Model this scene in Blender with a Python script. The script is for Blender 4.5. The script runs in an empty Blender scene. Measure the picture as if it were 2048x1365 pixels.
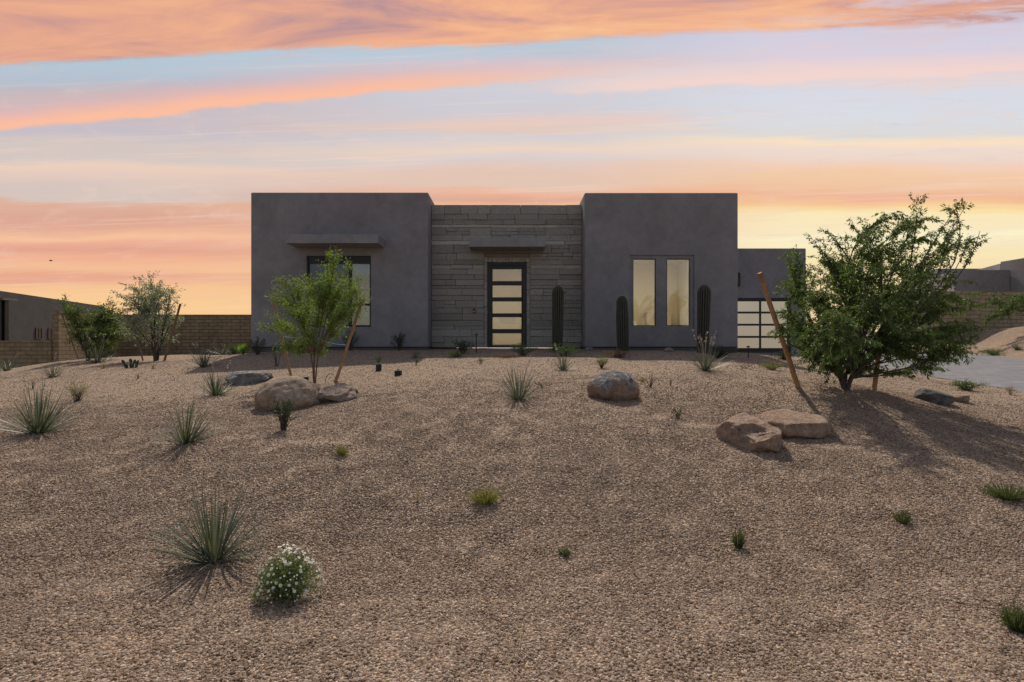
import bpy, bmesh, math, random
import numpy as np
from mathutils import Vector, Matrix, noise as mnoise
random.seed(7)
PI = math.pi
F = 1080.0; CX = 1024.0; HY = 686.0          # focal length in pixels, principal column, horizon row of the 2048 px frame
scene = bpy.context.scene
COL = scene.collection

# ------------------------------------------------------------------ helpers
def P(px, py, D):
    return Vector(((px-CX)/F*D, D, (HY-py)/F*D))
def link(o, parent=None):
    COL.objects.link(o)
    if parent is not None: o.parent = parent
    return o
def tag(o, label=None, cat=None, group=None, kind=None):
    if label: o['label'] = label
    if cat: o['category'] = cat
    if group: o['group'] = group
    if kind: o['kind'] = kind
    return o
def empty(name, loc=(0,0,0), rz=0, label=None, cat=None, group=None):
    o = bpy.data.objects.new(name, None); o.location = loc; o.rotation_euler = (0,0,rz)
    o.empty_display_size = .2
    link(o); return tag(o, label, cat, group)
class MB:
    def __init__(s): s.v=[]; s.f=[]; s.c=[]
    def add(s, vs, fs, c=None):
        n=len(s.v); s.v.extend([tuple(v) for v in vs]); s.f.extend([tuple(i+n for i in f) for f in fs])
        s.c.extend([0.5 if c is None else c]*len(vs))
    def box(s, x0,x1,y0,y1,z0,z1,c=None):
        s.add([(x0,y0,z0),(x1,y0,z0),(x1,y1,z0),(x0,y1,z0),(x0,y0,z1),(x1,y0,z1),(x1,y1,z1),(x0,y1,z1)],
              [(0,3,2,1),(4,5,6,7),(0,1,5,4),(1,2,6,5),(2,3,7,6),(3,0,4,7)],c)
    def prism(s, poly, z0, z1, c=None):
        n=len(poly)
        s.add([(x,y,z0) for x,y in poly]+[(x,y,z1) for x,y in poly],
              [tuple(range(n))[::-1], tuple(range(n,2*n))]+[(i,(i+1)%n,n+(i+1)%n,n+i) for i in range(n)],c)
    def tube(s, pts, rad, seg=6, c=None, cap=True):
        pts=[Vector(p) for p in pts]
        if not isinstance(rad,(list,tuple)): rad=[rad]*len(pts)
        vs=[]; up=None
        for i,p in enumerate(pts):
            d=(pts[min(i+1,len(pts)-1)]-pts[max(i-1,0)])
            if d.length<1e-9: d=Vector((0,0,1))
            d.normalize()
            if up is None: up=Vector((0,0,1)) if abs(d.z)<.9 else Vector((1,0,0))
            a=d.cross(up)
            if a.length<1e-4: a=d.cross(Vector((1,.3,0)))
            a.normalize(); b=d.cross(a); up=-b if False else up
            for k in range(seg):
                t=2*PI*k/seg
                vs.append(p+(a*math.cos(t)+b*math.sin(t))*rad[i])
        fs=[]
        for i in range(len(pts)-1):
            for k in range(seg):
                k2=(k+1)%seg
                fs.append((i*seg+k,i*seg+k2,(i+1)*seg+k2,(i+1)*seg+k))
        if cap:
            fs.append(tuple(range(seg))); fs.append(tuple(range((len(pts)-1)*seg,len(pts)*seg))[::-1])
        s.add(vs,fs,c)
    def build(s, name, mat, parent=None, smooth=False, loc=None):
        me=bpy.data.meshes.new(name)
        vs=s.v
        if loc is not None:
            L=Vector(loc); vs=[tuple(Vector(v)-L) for v in vs]
        me.from_pydata(vs,[],s.f); me.update()
        a=me.attributes.new('tone','FLOAT','POINT'); a.data.foreach_set('value',s.c)
        if mat: me.materials.append(mat)
        if smooth: me.polygons.foreach_set('use_smooth',[True]*len(me.polygons))
        o=bpy.data.objects.new(name,me)
        if loc is not None: o.location=loc
        return link(o,parent)

# ------------------------------------------------------------------ materials
class NT:
    def __init__(s, tree): s.t=tree
    def n(s, typ, **kw):
        nd=s.t.nodes.new(typ)
        for k,v in kw.items(): setattr(nd,k,v)
        return nd
    def l(s,a,b): s.t.links.new(a,b)
    def m(s, op, *a, clamp=False):
        nd=s.t.nodes.new('ShaderNodeMath'); nd.operation=op; nd.use_clamp=clamp
        for i,x in enumerate(a):
            if isinstance(x,(int,float)): nd.inputs[i].default_value=x
            else: s.l(x,nd.inputs[i])
        return nd.outputs[0]
    def sm(s, x, lo, hi):
        nd=s.t.nodes.new('ShaderNodeMapRange'); nd.interpolation_type='SMOOTHSTEP'
        s.l(x,nd.inputs[0]); nd.inputs[1].default_value=lo; nd.inputs[2].default_value=hi
        return nd.outputs[0]
    def mix(s, fac, a, b, blend='MIX'):
        nd=s.t.nodes.new('ShaderNodeMix'); nd.data_type='RGBA'; nd.blend_type=blend
        for sock,x in ((nd.inputs[0],fac),(nd.inputs[6],a),(nd.inputs[7],b)):
            if isinstance(x,(int,float)): sock.default_value=x
            elif isinstance(x,(tuple,list)): sock.default_value=(*x,1)[:4]
            else: s.l(x,sock)
        return nd.outputs[2]
    def noise(s, vec, scale, detail=4, rough=.55, dist=0):
        nd=s.t.nodes.new('ShaderNodeTexNoise'); nd.inputs['Scale'].default_value=scale
        nd.inputs['Detail'].default_value=detail; nd.inputs['Roughness'].default_value=rough; nd.inputs['Distortion'].default_value=dist
        if vec is not None: s.l(vec,nd.inputs['Vector'])
        return nd.outputs['Fac']
    def ramp(s, fac, stops, interp='LINEAR'):
        nd=s.t.nodes.new('ShaderNodeValToRGB'); cr=nd.color_ramp; cr.interpolation=interp
        while len(cr.elements)>1: cr.elements.remove(cr.elements[-1])
        cr.elements[0].position=stops[0][0]; cr.elements[0].color=(*stops[0][1],1)
        for p,c in stops[1:]:
            e=cr.elements.new(p); e.color=(*c,1)
        s.l(fac,nd.inputs[0]); return nd.outputs[0]
def newmat(name):
    m=bpy.data.materials.new(name); m.use_nodes=True
    t=NT(m.node_tree); b=m.node_tree.nodes['Principled BSDF']
    return m,t,b
def objco(t): return t.n('ShaderNodeTexCoord').outputs['Object']
def geopos(t): return t.n('ShaderNodeNewGeometry').outputs['Position']
def tone(t):
    a=t.n('ShaderNodeAttribute'); a.attribute_name='tone'; return a.outputs['Fac']
def bump(t,b,h,strength=.5,dist=.01):
    bn=t.n('ShaderNodeBump'); bn.inputs['Strength'].default_value=strength; bn.inputs['Distance'].default_value=dist
    t.l(h,bn.inputs['Height']); t.l(bn.outputs[0],b.inputs['Normal'])
def simple(name,col,rough=.6,metal=0,var=.12,scale=30,bmp=0.15,bd=.003):
    m,t,b=newmat(name); v=geopos(t)
    nz=t.noise(v,scale,5)
    c=t.mix(nz,tuple(x*(1-var) for x in col),tuple(min(1,x*(1+var)) for x in col))
    t.l(c,b.inputs['Base Color']); b.inputs['Roughness'].default_value=rough; b.inputs['Metallic'].default_value=metal
    if bmp: bump(t,b,nz,bmp,bd)
    return m
def stucco(name,col):
    m,t,b=newmat(name); v=geopos(t)
    big=t.noise(v,.9,5,.6,.6); mid=t.noise(v,5,4,.6,.4); fine=t.noise(v,90,4,.7)
    f=t.m('ADD',t.m('MULTIPLY',big,.6),t.m('MULTIPLY',mid,.4))
    c=t.ramp(f,[(.34,tuple(x*.83 for x in col)),(.48,col),(.64,tuple(x*1.19 for x in col))])
    sp=t.ramp(fine,[(.3,(.9,.9,.9)),(.7,(1.08,1.08,1.08))])
    t.l(t.mix(1.0,c,sp,'MULTIPLY'),b.inputs['Base Color'])
    b.inputs['Roughness'].default_value=.92; b.inputs['Specular IOR Level'].default_value=.25
    h=t.m('ADD',t.m('MULTIPLY',fine,.35),t.m('MULTIPLY',mid,.8)); bump(t,b,h,.5,.012)
    return m
M={}
M['stucco']=stucco('stucco_charcoal',(.192,.185,.188))
M['stucco_trim']=stucco('stucco_trim',(.215,.208,.212))
M['stucco_far']=stucco('stucco_neighbour',(.062,.062,.064))
M['stucco_right']=stucco('stucco_right_neighbour',(.20,.196,.194))
M['black']=simple('black_metal',(.012,.012,.014),.45,.3,.2,20,.05)
M['black_rubber']=simple('black_plastic',(.010,.010,.011),.6,0,.2,20,.05)
M['concrete']=simple('concrete',(.20,.19,.185),.9,0,.2,12,.3)
M['pale_metal']=simple('aluminium_sill',(.55,.55,.56),.35,.8,.1,15,.05)
M['foundation']=simple('foundation_concrete',(.09,.088,.09),.9,0,.2,8,.3)
M['rope']=simple('tie_wire',(.30,.55,.50),.5,0,.1,50,0)
M['hose']=simple('irrigation_tube',(.07,.04,.03),.6,0,.2,20,0)
def m_stone():
    m,t,b=newmat('ledger_stone'); v=geopos(t); tn=tone(t)
    mp=t.n('ShaderNodeMapping'); mp.inputs['Scale'].default_value=(1,1,2.2); t.l(v,mp.inputs[0]); vv=mp.outputs[0]
    n1=t.noise(vv,3,5,.6,.8); n2=t.noise(vv,26,6,.7); n3=t.noise(vv,90,3,.7)
    c=t.ramp(tn,[(0,(.20,.190,.178)),(.35,(.26,.247,.232)),(.7,(.335,.318,.295)),(1,(.46,.44,.405))])
    c=t.mix(t.sm(n1,.35,.7),c,t.mix(1.0,c,(1.12,1.08,.94),'MULTIPLY'))
    c=t.mix(1.0,c,t.ramp(n2,[(.3,(.60,.60,.60)),(.7,(1.40,1.39,1.36))]),'MULTIPLY')
    t.l(c,b.inputs['Base Color']); b.inputs['Roughness'].default_value=.93; b.inputs['Specular IOR Level'].default_value=.2
    bump(t,b,t.m('ADD',n2,t.m('MULTIPLY',n3,.6)),.8,.03); return m
M['stone']=m_stone()
def m_brick(name,c1,c2,cm,bw,bh):
    m,t,b=newmat(name); v=geopos(t)
    sx=t.n('ShaderNodeSeparateXYZ'); t.l(v,sx.inputs[0])
    cb=t.n('ShaderNodeCombineXYZ'); t.l(t.m('ADD',sx.outputs[0],sx.outputs[1]),cb.inputs[0]); t.l(sx.outputs[2],cb.inputs[1])
    nv=t.n('ShaderNodeTexNoise'); nv.inputs['Scale'].default_value=6; t.l(cb.outputs[0],nv.inputs['Vector'])
    mx=t.n('ShaderNodeVectorMath',operation='MULTIPLY_ADD'); t.l(nv.outputs['Color'],mx.inputs[0]); mx.inputs[1].default_value=(.02,.012,0); t.l(cb.outputs[0],mx.inputs[2])
    bt=t.n('ShaderNodeTexBrick'); t.l(mx.outputs[0],bt.inputs['Vector'])
    bt.inputs['Scale'].default_value=1; bt.inputs['Brick Width'].default_value=bw; bt.inputs['Row Height'].default_value=bh
    bt.inputs['Mortar Size'].default_value=bh*.075; bt.inputs['Mortar Smooth'].default_value=.3
    bt.inputs['Color1'].default_value=(*c1,1); bt.inputs['Color2'].default_value=(*c2,1); bt.inputs['Mortar'].default_value=(*cm,1)
    n=t.noise(v,4,5,.6); n2=t.noise(v,45,4,.6)
    c=t.mix(1.0,bt.outputs['Color'],t.ramp(n,[(.3,(.8,.8,.8)),(.7,(1.2,1.17,1.12))]),'MULTIPLY')
    c=t.mix(1.0,c,t.ramp(n2,[(.3,(.85,.85,.85)),(.7,(1.12,1.12,1.12))]),'MULTIPLY')
    t.l(c,b.inputs['Base Color']); b.inputs['Roughness'].default_value=.93; b.inputs['Specular IOR Level'].default_value=.2
    h=t.m('SUBTRACT',t.m('MULTIPLY',n2,.3),bt.outputs['Fac']); bump(t,b,h,.8,.02); return m
M['block']=m_brick('slump_block',(.245,.188,.118),(.195,.15,.092),(.10,.078,.05),.42,.155)
M['block_r']=m_brick('slump_block_right',(.36,.285,.19),(.28,.22,.145),(.15,.12,.08),.45,.2)
def m_paver():
    m,t,b=newmat('driveway_pavers'); v=geopos(t)
    bt=t.n('ShaderNodeTexBrick'); t.l(v,bt.inputs['Vector']); bt.inputs['Scale'].default_value=1
    bt.inputs['Brick Width'].default_value=.3; bt.inputs['Row Height'].default_value=.2; bt.inputs['Mortar Size'].default_value=.008
    bt.inputs['Color1'].default_value=(.145,.145,.155,1); bt.inputs['Color2'].default_value=(.105,.105,.115,1); bt.inputs['Mortar'].default_value=(.07,.068,.07,1)
    n=t.noise(v,2.5,4,.6); c=t.mix(1.0,bt.outputs['Color'],t.ramp(n,[(.3,(.85,.85,.85)),(.7,(1.18,1.16,1.14))]),'MULTIPLY')
    t.l(c,b.inputs['Base Color']); b.inputs['Roughness'].default_value=.85; bump(t,b,t.m('MULTIPLY',bt.outputs['Fac'],-1),.4,.01); return m
M['paver']=m_paver()
def gravel_cols(t,fac,k=1):
    return t.ramp(fac,[(0,tuple(k*x for x in (.13,.090,.058))),(.2,tuple(k*x for x in (.27,.193,.135))),(.42,tuple(k*x for x in (.36,.268,.192))),(.62,tuple(k*x for x in (.42,.318,.232))),(.8,tuple(k*x for x in (.48,.375,.285))),(1,tuple(k*x for x in (.56,.47,.37)))])
def m_ground():
    m,t,b=newmat('decomposed_granite'); v=geopos(t)
    vo=t.n('ShaderNodeTexVoronoi'); vo.inputs['Scale'].default_value=58; t.l(v,vo.inputs['Vector'])
    vo2=t.n('ShaderNodeTexVoronoi'); vo2.inputs['Scale'].default_value=31; t.l(v,vo2.inputs['Vector'])
    sc=t.n('ShaderNodeSeparateColor'); t.l(vo.outputs['Color'],sc.inputs[0])
    sc2=t.n('ShaderNodeSeparateColor'); t.l(vo2.outputs['Color'],sc2.inputs[0])
    f=t.m('ADD',t.m('MULTIPLY',sc.outputs[0],.65),t.m('MULTIPLY',sc2.outputs[1],.35))
    c=gravel_cols(t,f,1.06)
    gap=t.ramp(vo.outputs['Distance'],[(.35,(1,1,1)),(.75,(.45,.42,.4))])
    c=t.mix(1.0,c,gap,'MULTIPLY')
    big=t.noise(v,.55,6,.65,.5); mid=t.noise(v,2.6,5,.6,.3)
    c=t.mix(1.0,c,t.ramp(big,[(.3,(.92,.92,.93)),(.55,(1,1,1)),(.72,(1.06,1.02,.98))]),'MULTIPLY')
    c=t.mix(1.0,c,t.ramp(mid,[(.30,(.93,.92,.91)),(.5,(1,1,1)),(.7,(1.04,1.03,1.02))]),'MULTIPLY')
    t.l(c,b.inputs['Base Color']); b.inputs['Roughness'].default_value=.95; b.inputs['Specular IOR Level'].default_value=.15
    h=t.m('ADD',t.m('MULTIPLY',vo.outputs['Distance'],-1),t.m('MULTIPLY',vo2.outputs['Distance'],-.6))
    h=t.m('ADD',h,t.m('MULTIPLY',mid,.15)); bump(t,b,h,1.0,.022); return m
M['ground']=m_ground()
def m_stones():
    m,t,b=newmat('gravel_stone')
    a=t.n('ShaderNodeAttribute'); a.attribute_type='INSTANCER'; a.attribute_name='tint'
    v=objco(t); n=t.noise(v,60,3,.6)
    c=t.mix(1.0,gravel_cols(t,a.outputs['Fac'],.60),(1.04,1,.98),'MULTIPLY'); c=t.mix(1.0,c,t.ramp(n,[(.3,(.8,.8,.8)),(.7,(1.15,1.15,1.15))]),'MULTIPLY')  # stone colour darkened to put the foreground dimming into the gravel
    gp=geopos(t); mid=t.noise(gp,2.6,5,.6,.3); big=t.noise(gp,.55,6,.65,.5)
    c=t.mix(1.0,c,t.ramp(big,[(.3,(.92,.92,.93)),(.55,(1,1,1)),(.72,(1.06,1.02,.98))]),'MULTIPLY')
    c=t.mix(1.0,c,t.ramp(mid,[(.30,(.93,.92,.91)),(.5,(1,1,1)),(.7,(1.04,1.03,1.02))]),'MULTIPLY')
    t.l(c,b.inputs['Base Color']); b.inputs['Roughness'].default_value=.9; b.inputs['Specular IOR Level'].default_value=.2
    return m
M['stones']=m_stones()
def m_boulder(name,c1,c2,c3,dark=(.05,.05,.052),thr=.62,zs=0):
    m,t,b=newmat(name); v=objco(t)
    n1=t.noise(v,3.2,6,.65,.6); n2=t.noise(v,14,7,.72,.3); n3=t.noise(v,60,4,.7)
    c=t.ramp(n1,[(.3,c1),(.5,c2),(.7,c3)])
    c=t.mix(1.0,c,t.ramp(n2,[(.28,(.6,.6,.6)),(.5,(1,1,1)),(.72,(1.3,1.28,1.22))]),'MULTIPLY')
    c=t.mix(1.0,c,t.ramp(n3,[(.3,(.82,.82,.82)),(.7,(1.16,1.16,1.16))]),'MULTIPLY')
    n4=t.noise(v,2.1,7,.7,1.2)
    if zs:
        s=t.n('ShaderNodeSeparateXYZ'); t.l(v,s.inputs[0]); n4=t.m('ADD',n4,t.m('MULTIPLY',s.outputs[2],zs))
    top=t.mix(1.0,c,tuple(x/.25 for x in dark),'MULTIPLY')
    if zs: top=t.mix(1.0,t.ramp(n2,[(.35,(.06,.062,.066)),(.5,(.16,.16,.162)),(.66,(.40,.39,.37))]),t.ramp(n1,[(.3,(.7,.7,.7)),(.7,(1.3,1.3,1.3))]),'MULTIPLY')
    c=t.mix(t.sm(n4,thr-.05,thr+.05),c,top)
    t.l(c,b.inputs['Base Color']); b.inputs['Roughness'].default_value=.9; b.inputs['Specular IOR Level'].default_value=.25
    n5=t.noise(v,28,6,.75,.5); c=None
    bump(t,b,t.m('ADD',t.m('ADD',n2,t.m('MULTIPLY',n3,.5)),t.m('MULTIPLY',n5,.7)),1.0,.04); return m
def m_leaf(name,cd,cl,trans=.35,rough=.5):
    m,t,b=newmat(name); tn=tone(t)
    c=t.ramp(tn,[(0,cd),(1,cl)])
    t.l(c,b.inputs['Base Color']); b.inputs['Roughness'].default_value=rough; b.inputs['Specular IOR Level'].default_value=.35
    tr=t.n('ShaderNodeBsdfTranslucent'); t.l(t.mix(1.0,c,(1.25,1.35,.6),'MULTIPLY'),tr.inputs[0])
    ms=t.n('ShaderNodeMixShader'); ms.inputs[0].default_value=trans
    t.l(b.outputs[0],ms.inputs[1]); t.l(tr.outputs[0],ms.inputs[2])
    out=[n for n in m.node_tree.nodes if n.type=='OUTPUT_MATERIAL'][0]; t.l(ms.outputs[0],out.inputs[0]); return m
M['leaf_mesq']=m_leaf('mesquite_leaf',(.040,.075,.020),(.145,.195,.060),.42)
M['leaf_far']=m_leaf('far_bush_leaf',(.05,.085,.025),(.15,.19,.07),.4)
M['leaf_young']=m_leaf('young_tree_leaf',(.070,.120,.024),(.225,.300,.062),.48)
M['leaf_grey']=m_leaf('grey_green_leaf',(.13,.155,.125),(.34,.37,.31),.35)
M['leaf_dark']=m_leaf('dark_shrub_leaf',(.020,.034,.020),(.065,.090,.048),.25)
M['leaf_bright']=m_leaf('bright_shrub_leaf',(.10,.19,.02),(.26,.42,.05),.45)
M['leaf_mid']=m_leaf('mid_shrub_leaf',(.045,.080,.022),(.13,.18,.06),.35)
M['leaf_yellow']=m_leaf('yellow_green_leaf',(.10,.105,.03),(.30,.27,.10),.3)
M['leaf_daisy']=m_leaf('daisy_leaf',(.07,.10,.035),(.20,.24,.11),.35)
M['leaf_tuft']=m_leaf('tuft_leaf',(.045,.062,.026),(.135,.155,.070),.3)
M['leaf_red']=m_leaf('dry_red_leaf',(.12,.055,.035),(.26,.14,.09),.25)
M['leaf_dry']=m_leaf('dry_straw_leaf',(.22,.16,.08),(.45,.36,.22),.25)
M['yucca']=m_leaf('yucca_blade',(.038,.052,.034),(.24,.26,.19),.12,.45)
M['stalk']=m_leaf('yucca_stalk',(.22,.17,.14),(.42,.34,.32),.1)
def m_bark(name,c1,c2):
    m,t,b=newmat(name); v=objco(t); mp=t.n('ShaderNodeMapping'); mp.inputs['Scale'].default_value=(1,1,.2); t.l(v,mp.inputs[0])
    n=t.noise(mp.outputs[0],70,5,.65); t.l(t.ramp(n,[(.3,c1),(.7,c2)]),b.inputs['Base Color'])
    b.inputs['Roughness'].default_value=.9; bump(t,b,n,.7,.006); return m
M['bark']=m_bark('mesquite_bark',(.030,.021,.016),(.095,.068,.050))
M['bark_young']=m_bark('young_bark',(.075,.040,.025),(.19,.11,.07))
M['stake_old']=m_bark('weathered_stake',(.10,.062,.038),(.22,.14,.085))
M['stake']=m_bark('lodgepole_stake',(.20,.105,.048),(.42,.25,.125))
def m_cactus():
    m,t,b=newmat('saguaro_skin'); tn=tone(t); v=objco(t); n=t.noise(v,9,5,.6)
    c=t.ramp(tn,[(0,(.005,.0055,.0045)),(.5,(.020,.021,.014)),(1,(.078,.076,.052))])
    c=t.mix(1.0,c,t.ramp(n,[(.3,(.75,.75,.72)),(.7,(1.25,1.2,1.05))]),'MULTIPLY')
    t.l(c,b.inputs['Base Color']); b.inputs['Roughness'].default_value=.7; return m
M['cactus']=m_cactus()
M['spine']=simple('cactus_spine',(.36,.33,.27),.8,0,.2,40,0)
M['petal']=m_leaf('white_petal',(.56,.59,.52),(.72,.74,.68),.3)
M['flower_eye']=simple('flower_eye',(.55,.42,.05),.7,0,.2,40,0)
def m_clear():
    m,t,b=newmat('window_glass'); nt=m.node_tree
    tr=t.n('ShaderNodeBsdfTransparent'); tr.inputs[0].default_value=(.93,.93,.90,1)
    gl=t.n('ShaderNodeBsdfGlossy'); gl.inputs['Roughness'].default_value=.03; gl.inputs[0].default_value=(.9,.92,.95,1)
    fr=t.n('ShaderNodeFresnel'); fr.inputs[0].default_value=1.45
    ms=t.n('ShaderNodeMixShader'); t.l(t.m('ADD',t.m('MULTIPLY',fr.outputs[0],.9),.05),ms.inputs[0]); t.l(tr.outputs[0],ms.inputs[1]); t.l(gl.outputs[0],ms.inputs[2])
    out=[n for n in nt.nodes if n.type=='OUTPUT_MATERIAL'][0]; t.l(ms.outputs[0],out.inputs[0]); return m
M['glass']=m_clear()
M['room_wall']=simple('painted_interior_wall',(.72,.66,.54),.9,0,.03,2,0)
M['room_floor']=simple('interior_floor',(.62,.55,.45),.6,0,.1,6,0)
M['furniture']=simple('upholstery',(.60,.54,.45),.9,0,.1,10,0)
def m_lamp(name,col,k):
    m,t,b=newmat(name); b.inputs['Emission Color'].default_value=(*col,1); b.inputs['Emission Strength'].default_value=k; b.inputs['Base Color'].default_value=(.8,.8,.8,1); return m
M['lamp']=m_lamp('lit_ceiling_lamp',(1,.88,.68),8.6)
M['lamp_dim']=m_lamp('dim_ceiling_lamp',(1,.92,.78),2.3)
def m_pane(name,col,strength,spec=.45,marks=True):
    # pane glows by itself to stand in for a lit room; surface partly mirrors
    m,t,b=newmat(name); v=geopos(t)
    s=t.n('ShaderNodeSeparateXYZ'); t.l(v,s.inputs[0])
    n=t.noise(v,.9,2,.4); 
    c=t.mix(n,tuple(x*.9 for x in col),tuple(x*1.08 for x in col))
    if marks:  # tonal gradient and a thin dark line painted into the glow
        g=t.sm(s.outputs[2],-.3,1.9); c=t.mix(g,t.mix(1.0,c,(.86,.84,.82),'MULTIPLY'),c)
        ln=t.m('LESS_THAN',t.m('ABSOLUTE',t.m('SUBTRACT',s.outputs[2],1.165)),.011)
        c=t.mix(t.m('MULTIPLY',ln,.32),c,(.22,.2,.17))
    b.inputs['Base Color'].default_value=(.02,.02,.02,1)
    t.l(c,b.inputs['Emission Color']); b.inputs['Emission Strength'].default_value=strength
    b.inputs['Roughness'].default_value=.03; b.inputs['IOR'].default_value=1.9
    return m
M['pane']=m_pane('lit_window_glass',(.60,.48,.31),.72)
M['pane_door']=m_pane('lit_door_glass',(.56,.43,.27),.68,marks=False)
M['pane_garage']=m_pane('glowing_frosted_garage_glass',(.50,.41,.29),.56,marks=False)  # glow put into the garage panes, nothing lit behind them
M['pane_dark']=m_pane('dim_window_glass',(.06,.075,.08),.25,marks=False)
M['pane_dark'].node_tree.nodes['Principled BSDF'].inputs['IOR'].default_value=1.45
M['glass_dark']=simple('unlit_glass',(.012,.011,.011),.5,0,.1,5,0)

# ------------------------------------------------------------------ terrain
def vnoise(x,y,seed=0):
    xi=np.floor(x).astype(np.int64); yi=np.floor(y).astype(np.int64); xf=x-xi; yf=y-yi
    def h(a,b):
        n=(a*374761393+b*668265263+seed*974711)&0x7fffffff; n=((n^(n>>13))*1274126177)&0x7fffffff
        return ((n^(n>>16))&0xffff)/65535.0
    u=xf*xf*(3-2*xf); w=yf*yf*(3-2*yf)
    return (h(xi,yi)*(1-u)+h(xi+1,yi)*u)*(1-w)+(h(xi,yi+1)*(1-u)+h(xi+1,yi+1)*u)*w
CT=[ # (column, row, distance)
 (0,1365,2.5),(1024,1365,2.5),(2048,1365,2.5),
 (0,1125,4),(600,1118,4),(1024,1114,4),(1500,1110,4),(2048,1120,4),
 (0,905,6),(380,890,6.1),(600,885,6),(1024,885,5.9),(1480,897,5.8),(1800,905,5.8),(2040,930,5.8),
 (0,815,9),(200,812,8.6),(560,822,7.9),(700,803,8.2),(1035,801,7.5),(1230,805,7.4),(1450,822,7.4),(1560,842,6.9),(1640,868,6.6),
 (430,790,9.6),(640,765,10.2),(830,752,10),(1024,741,10),(1240,738,10.1),(1420,742,9.7),(1560,756,9.2),
 (1600,777,8.2),(1690,781,8.2),(1750,783,8.3),(1850,812,8.3),(1940,838,8.0),(2048,850,8.2),
 (50,757,12.8),(200,749,12.2),(400,738,12.2),(600,737,11.8),(860,723,12),(1024,718,12.4),(1200,718,12.4),(1350,722,12),(1480,723,12.3),(1600,733,13),(1720,738,14.0),
 (130,730,16),(260,723,16),(400,718,15.6),(500,707,15.4),(620,701,15.4),(850,700,15.4),(1024,699,15.8),(1180,700,15.3),(1320,701,15.3),(1480,705,15.4),
 (240,716,20),(380,712,20),(300,714,24),(480,712,24),(640,706,19),(1024,703,22),(1300,706,22),
 (0,742,17.5),(0,775,20.6),(100,752,20.4),(0,760,26),(-150,790,16),
 (1480,706,22),(1600,709,23.4),(1480,710,18),(1480,709,20),(1400,708,17.5),(1550,712,18.5),(1600,715,20),(1560,719,16),
 (1814,752,14.4),(1885,763,12.8),(1972,777,11.2),(2048,790,10.2),(2200,800,10.0),
 (1700,712,19),(1850,716,18),(1950,722,17),(2048,730,16),(2200,745,14),
 (1803,705,24.6),(1959,709,23.1),(2048,719,20.1),(1870,690,26),(1940,670,26.4),(1990,661,26),(2048,654,25.0),(2048,664,27.2),(1960,690,24.6),(2030,690,22.5),(1880,675,27),(2250,690,20),(2200,655,25),
]
pts=[]; zs=[]
for px,py,D in CT:
    p=P(px,py,D); pts.append((p.x,p.y)); zs.append(p.z)
for x,y,z in [(-6,-1,-1.72),(0,-1,-1.72),(6,-1,-1.72),(-12,-3,-1.8),(12,-3,-1.8),(0,-6,-1.8),(-12,3,-1.55),(12,3,-1.5),(-5,2,-1.66),(5,2,-1.66),(0,1,-1.7),(-12,6,-1.25),(13,6,-1.1),(0,30,-.5),(15,30,.5),(-18,30,-1.5),(7,28,-.3)]:
    pts.append((x,y)); zs.append(z)
PT=np.array(pts); ZS=np.array(zs)
def kern(r): return np.where(r>1e-9, r*r*np.log(np.maximum(r,1e-9)), 0)
nn=len(PT); A=np.zeros((nn+3,nn+3)); R=np.hypot(PT[:,None,0]-PT[None,:,0],PT[:,None,1]-PT[None,:,1])
A[:nn,:nn]=kern(R)+np.diag(np.array([.06 if (i<len(CT) and CT[i][0]>1860 and CT[i][2]>20) else .35 for i in range(nn)])); A[:nn,nn]=1; A[:nn,nn+1:]=PT; A[nn,:nn]=1; A[nn+1:,:nn]=PT.T
SOL=np.linalg.solve(A,np.concatenate([ZS,[0,0,0]]))
NEAR=[(1480,706),(1600,716),(1720,732),(1814,744),(1885,757),(1972,771),(2048,785),(2160,806)]
FAR=[(2300,760),(2160,735),(2048,719),(1959,709),(1880,706.5),(1803,705.2),(1650,704.8)]
def drv(px,py):
    D=1.352/((py-HY)/F+.0376); return ((px-CX)/F*D, D)
DRV=[drv(*q) for q in NEAR]+[drv(*q) for q in FAR]
DRV=[(7.2,23.9)]+DRV[0:]
def drvz(y): return -.45-.0376*(24-y)
def inpoly(x,y,poly):
    ins=np.zeros(x.shape,bool); n=len(poly)
    for i in range(n):
        x1,y1=poly[i]; x2,y2=poly[(i+1)%n]
        c=((y1>y)!=(y2>y))&(x<(x2-x1)*(y-y1)/((y2-y1) if y2!=y1 else 1e-9)+x1); ins^=c
    return ins
def polydist(x,y,poly):
    d=np.full(x.shape,1e9); n=len(poly)
    for i in range(n):
        ax,ay=poly[i]; bx,by=poly[(i+1)%n]; dx,dy=bx-ax,by-ay; L=dx*dx+dy*dy+1e-12
        t=np.clip(((x-ax)*dx+(y-ay)*dy)/L,0,1); d=np.minimum(d,np.hypot(x-ax-t*dx,y-ay-t*dy))
    return d
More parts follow.
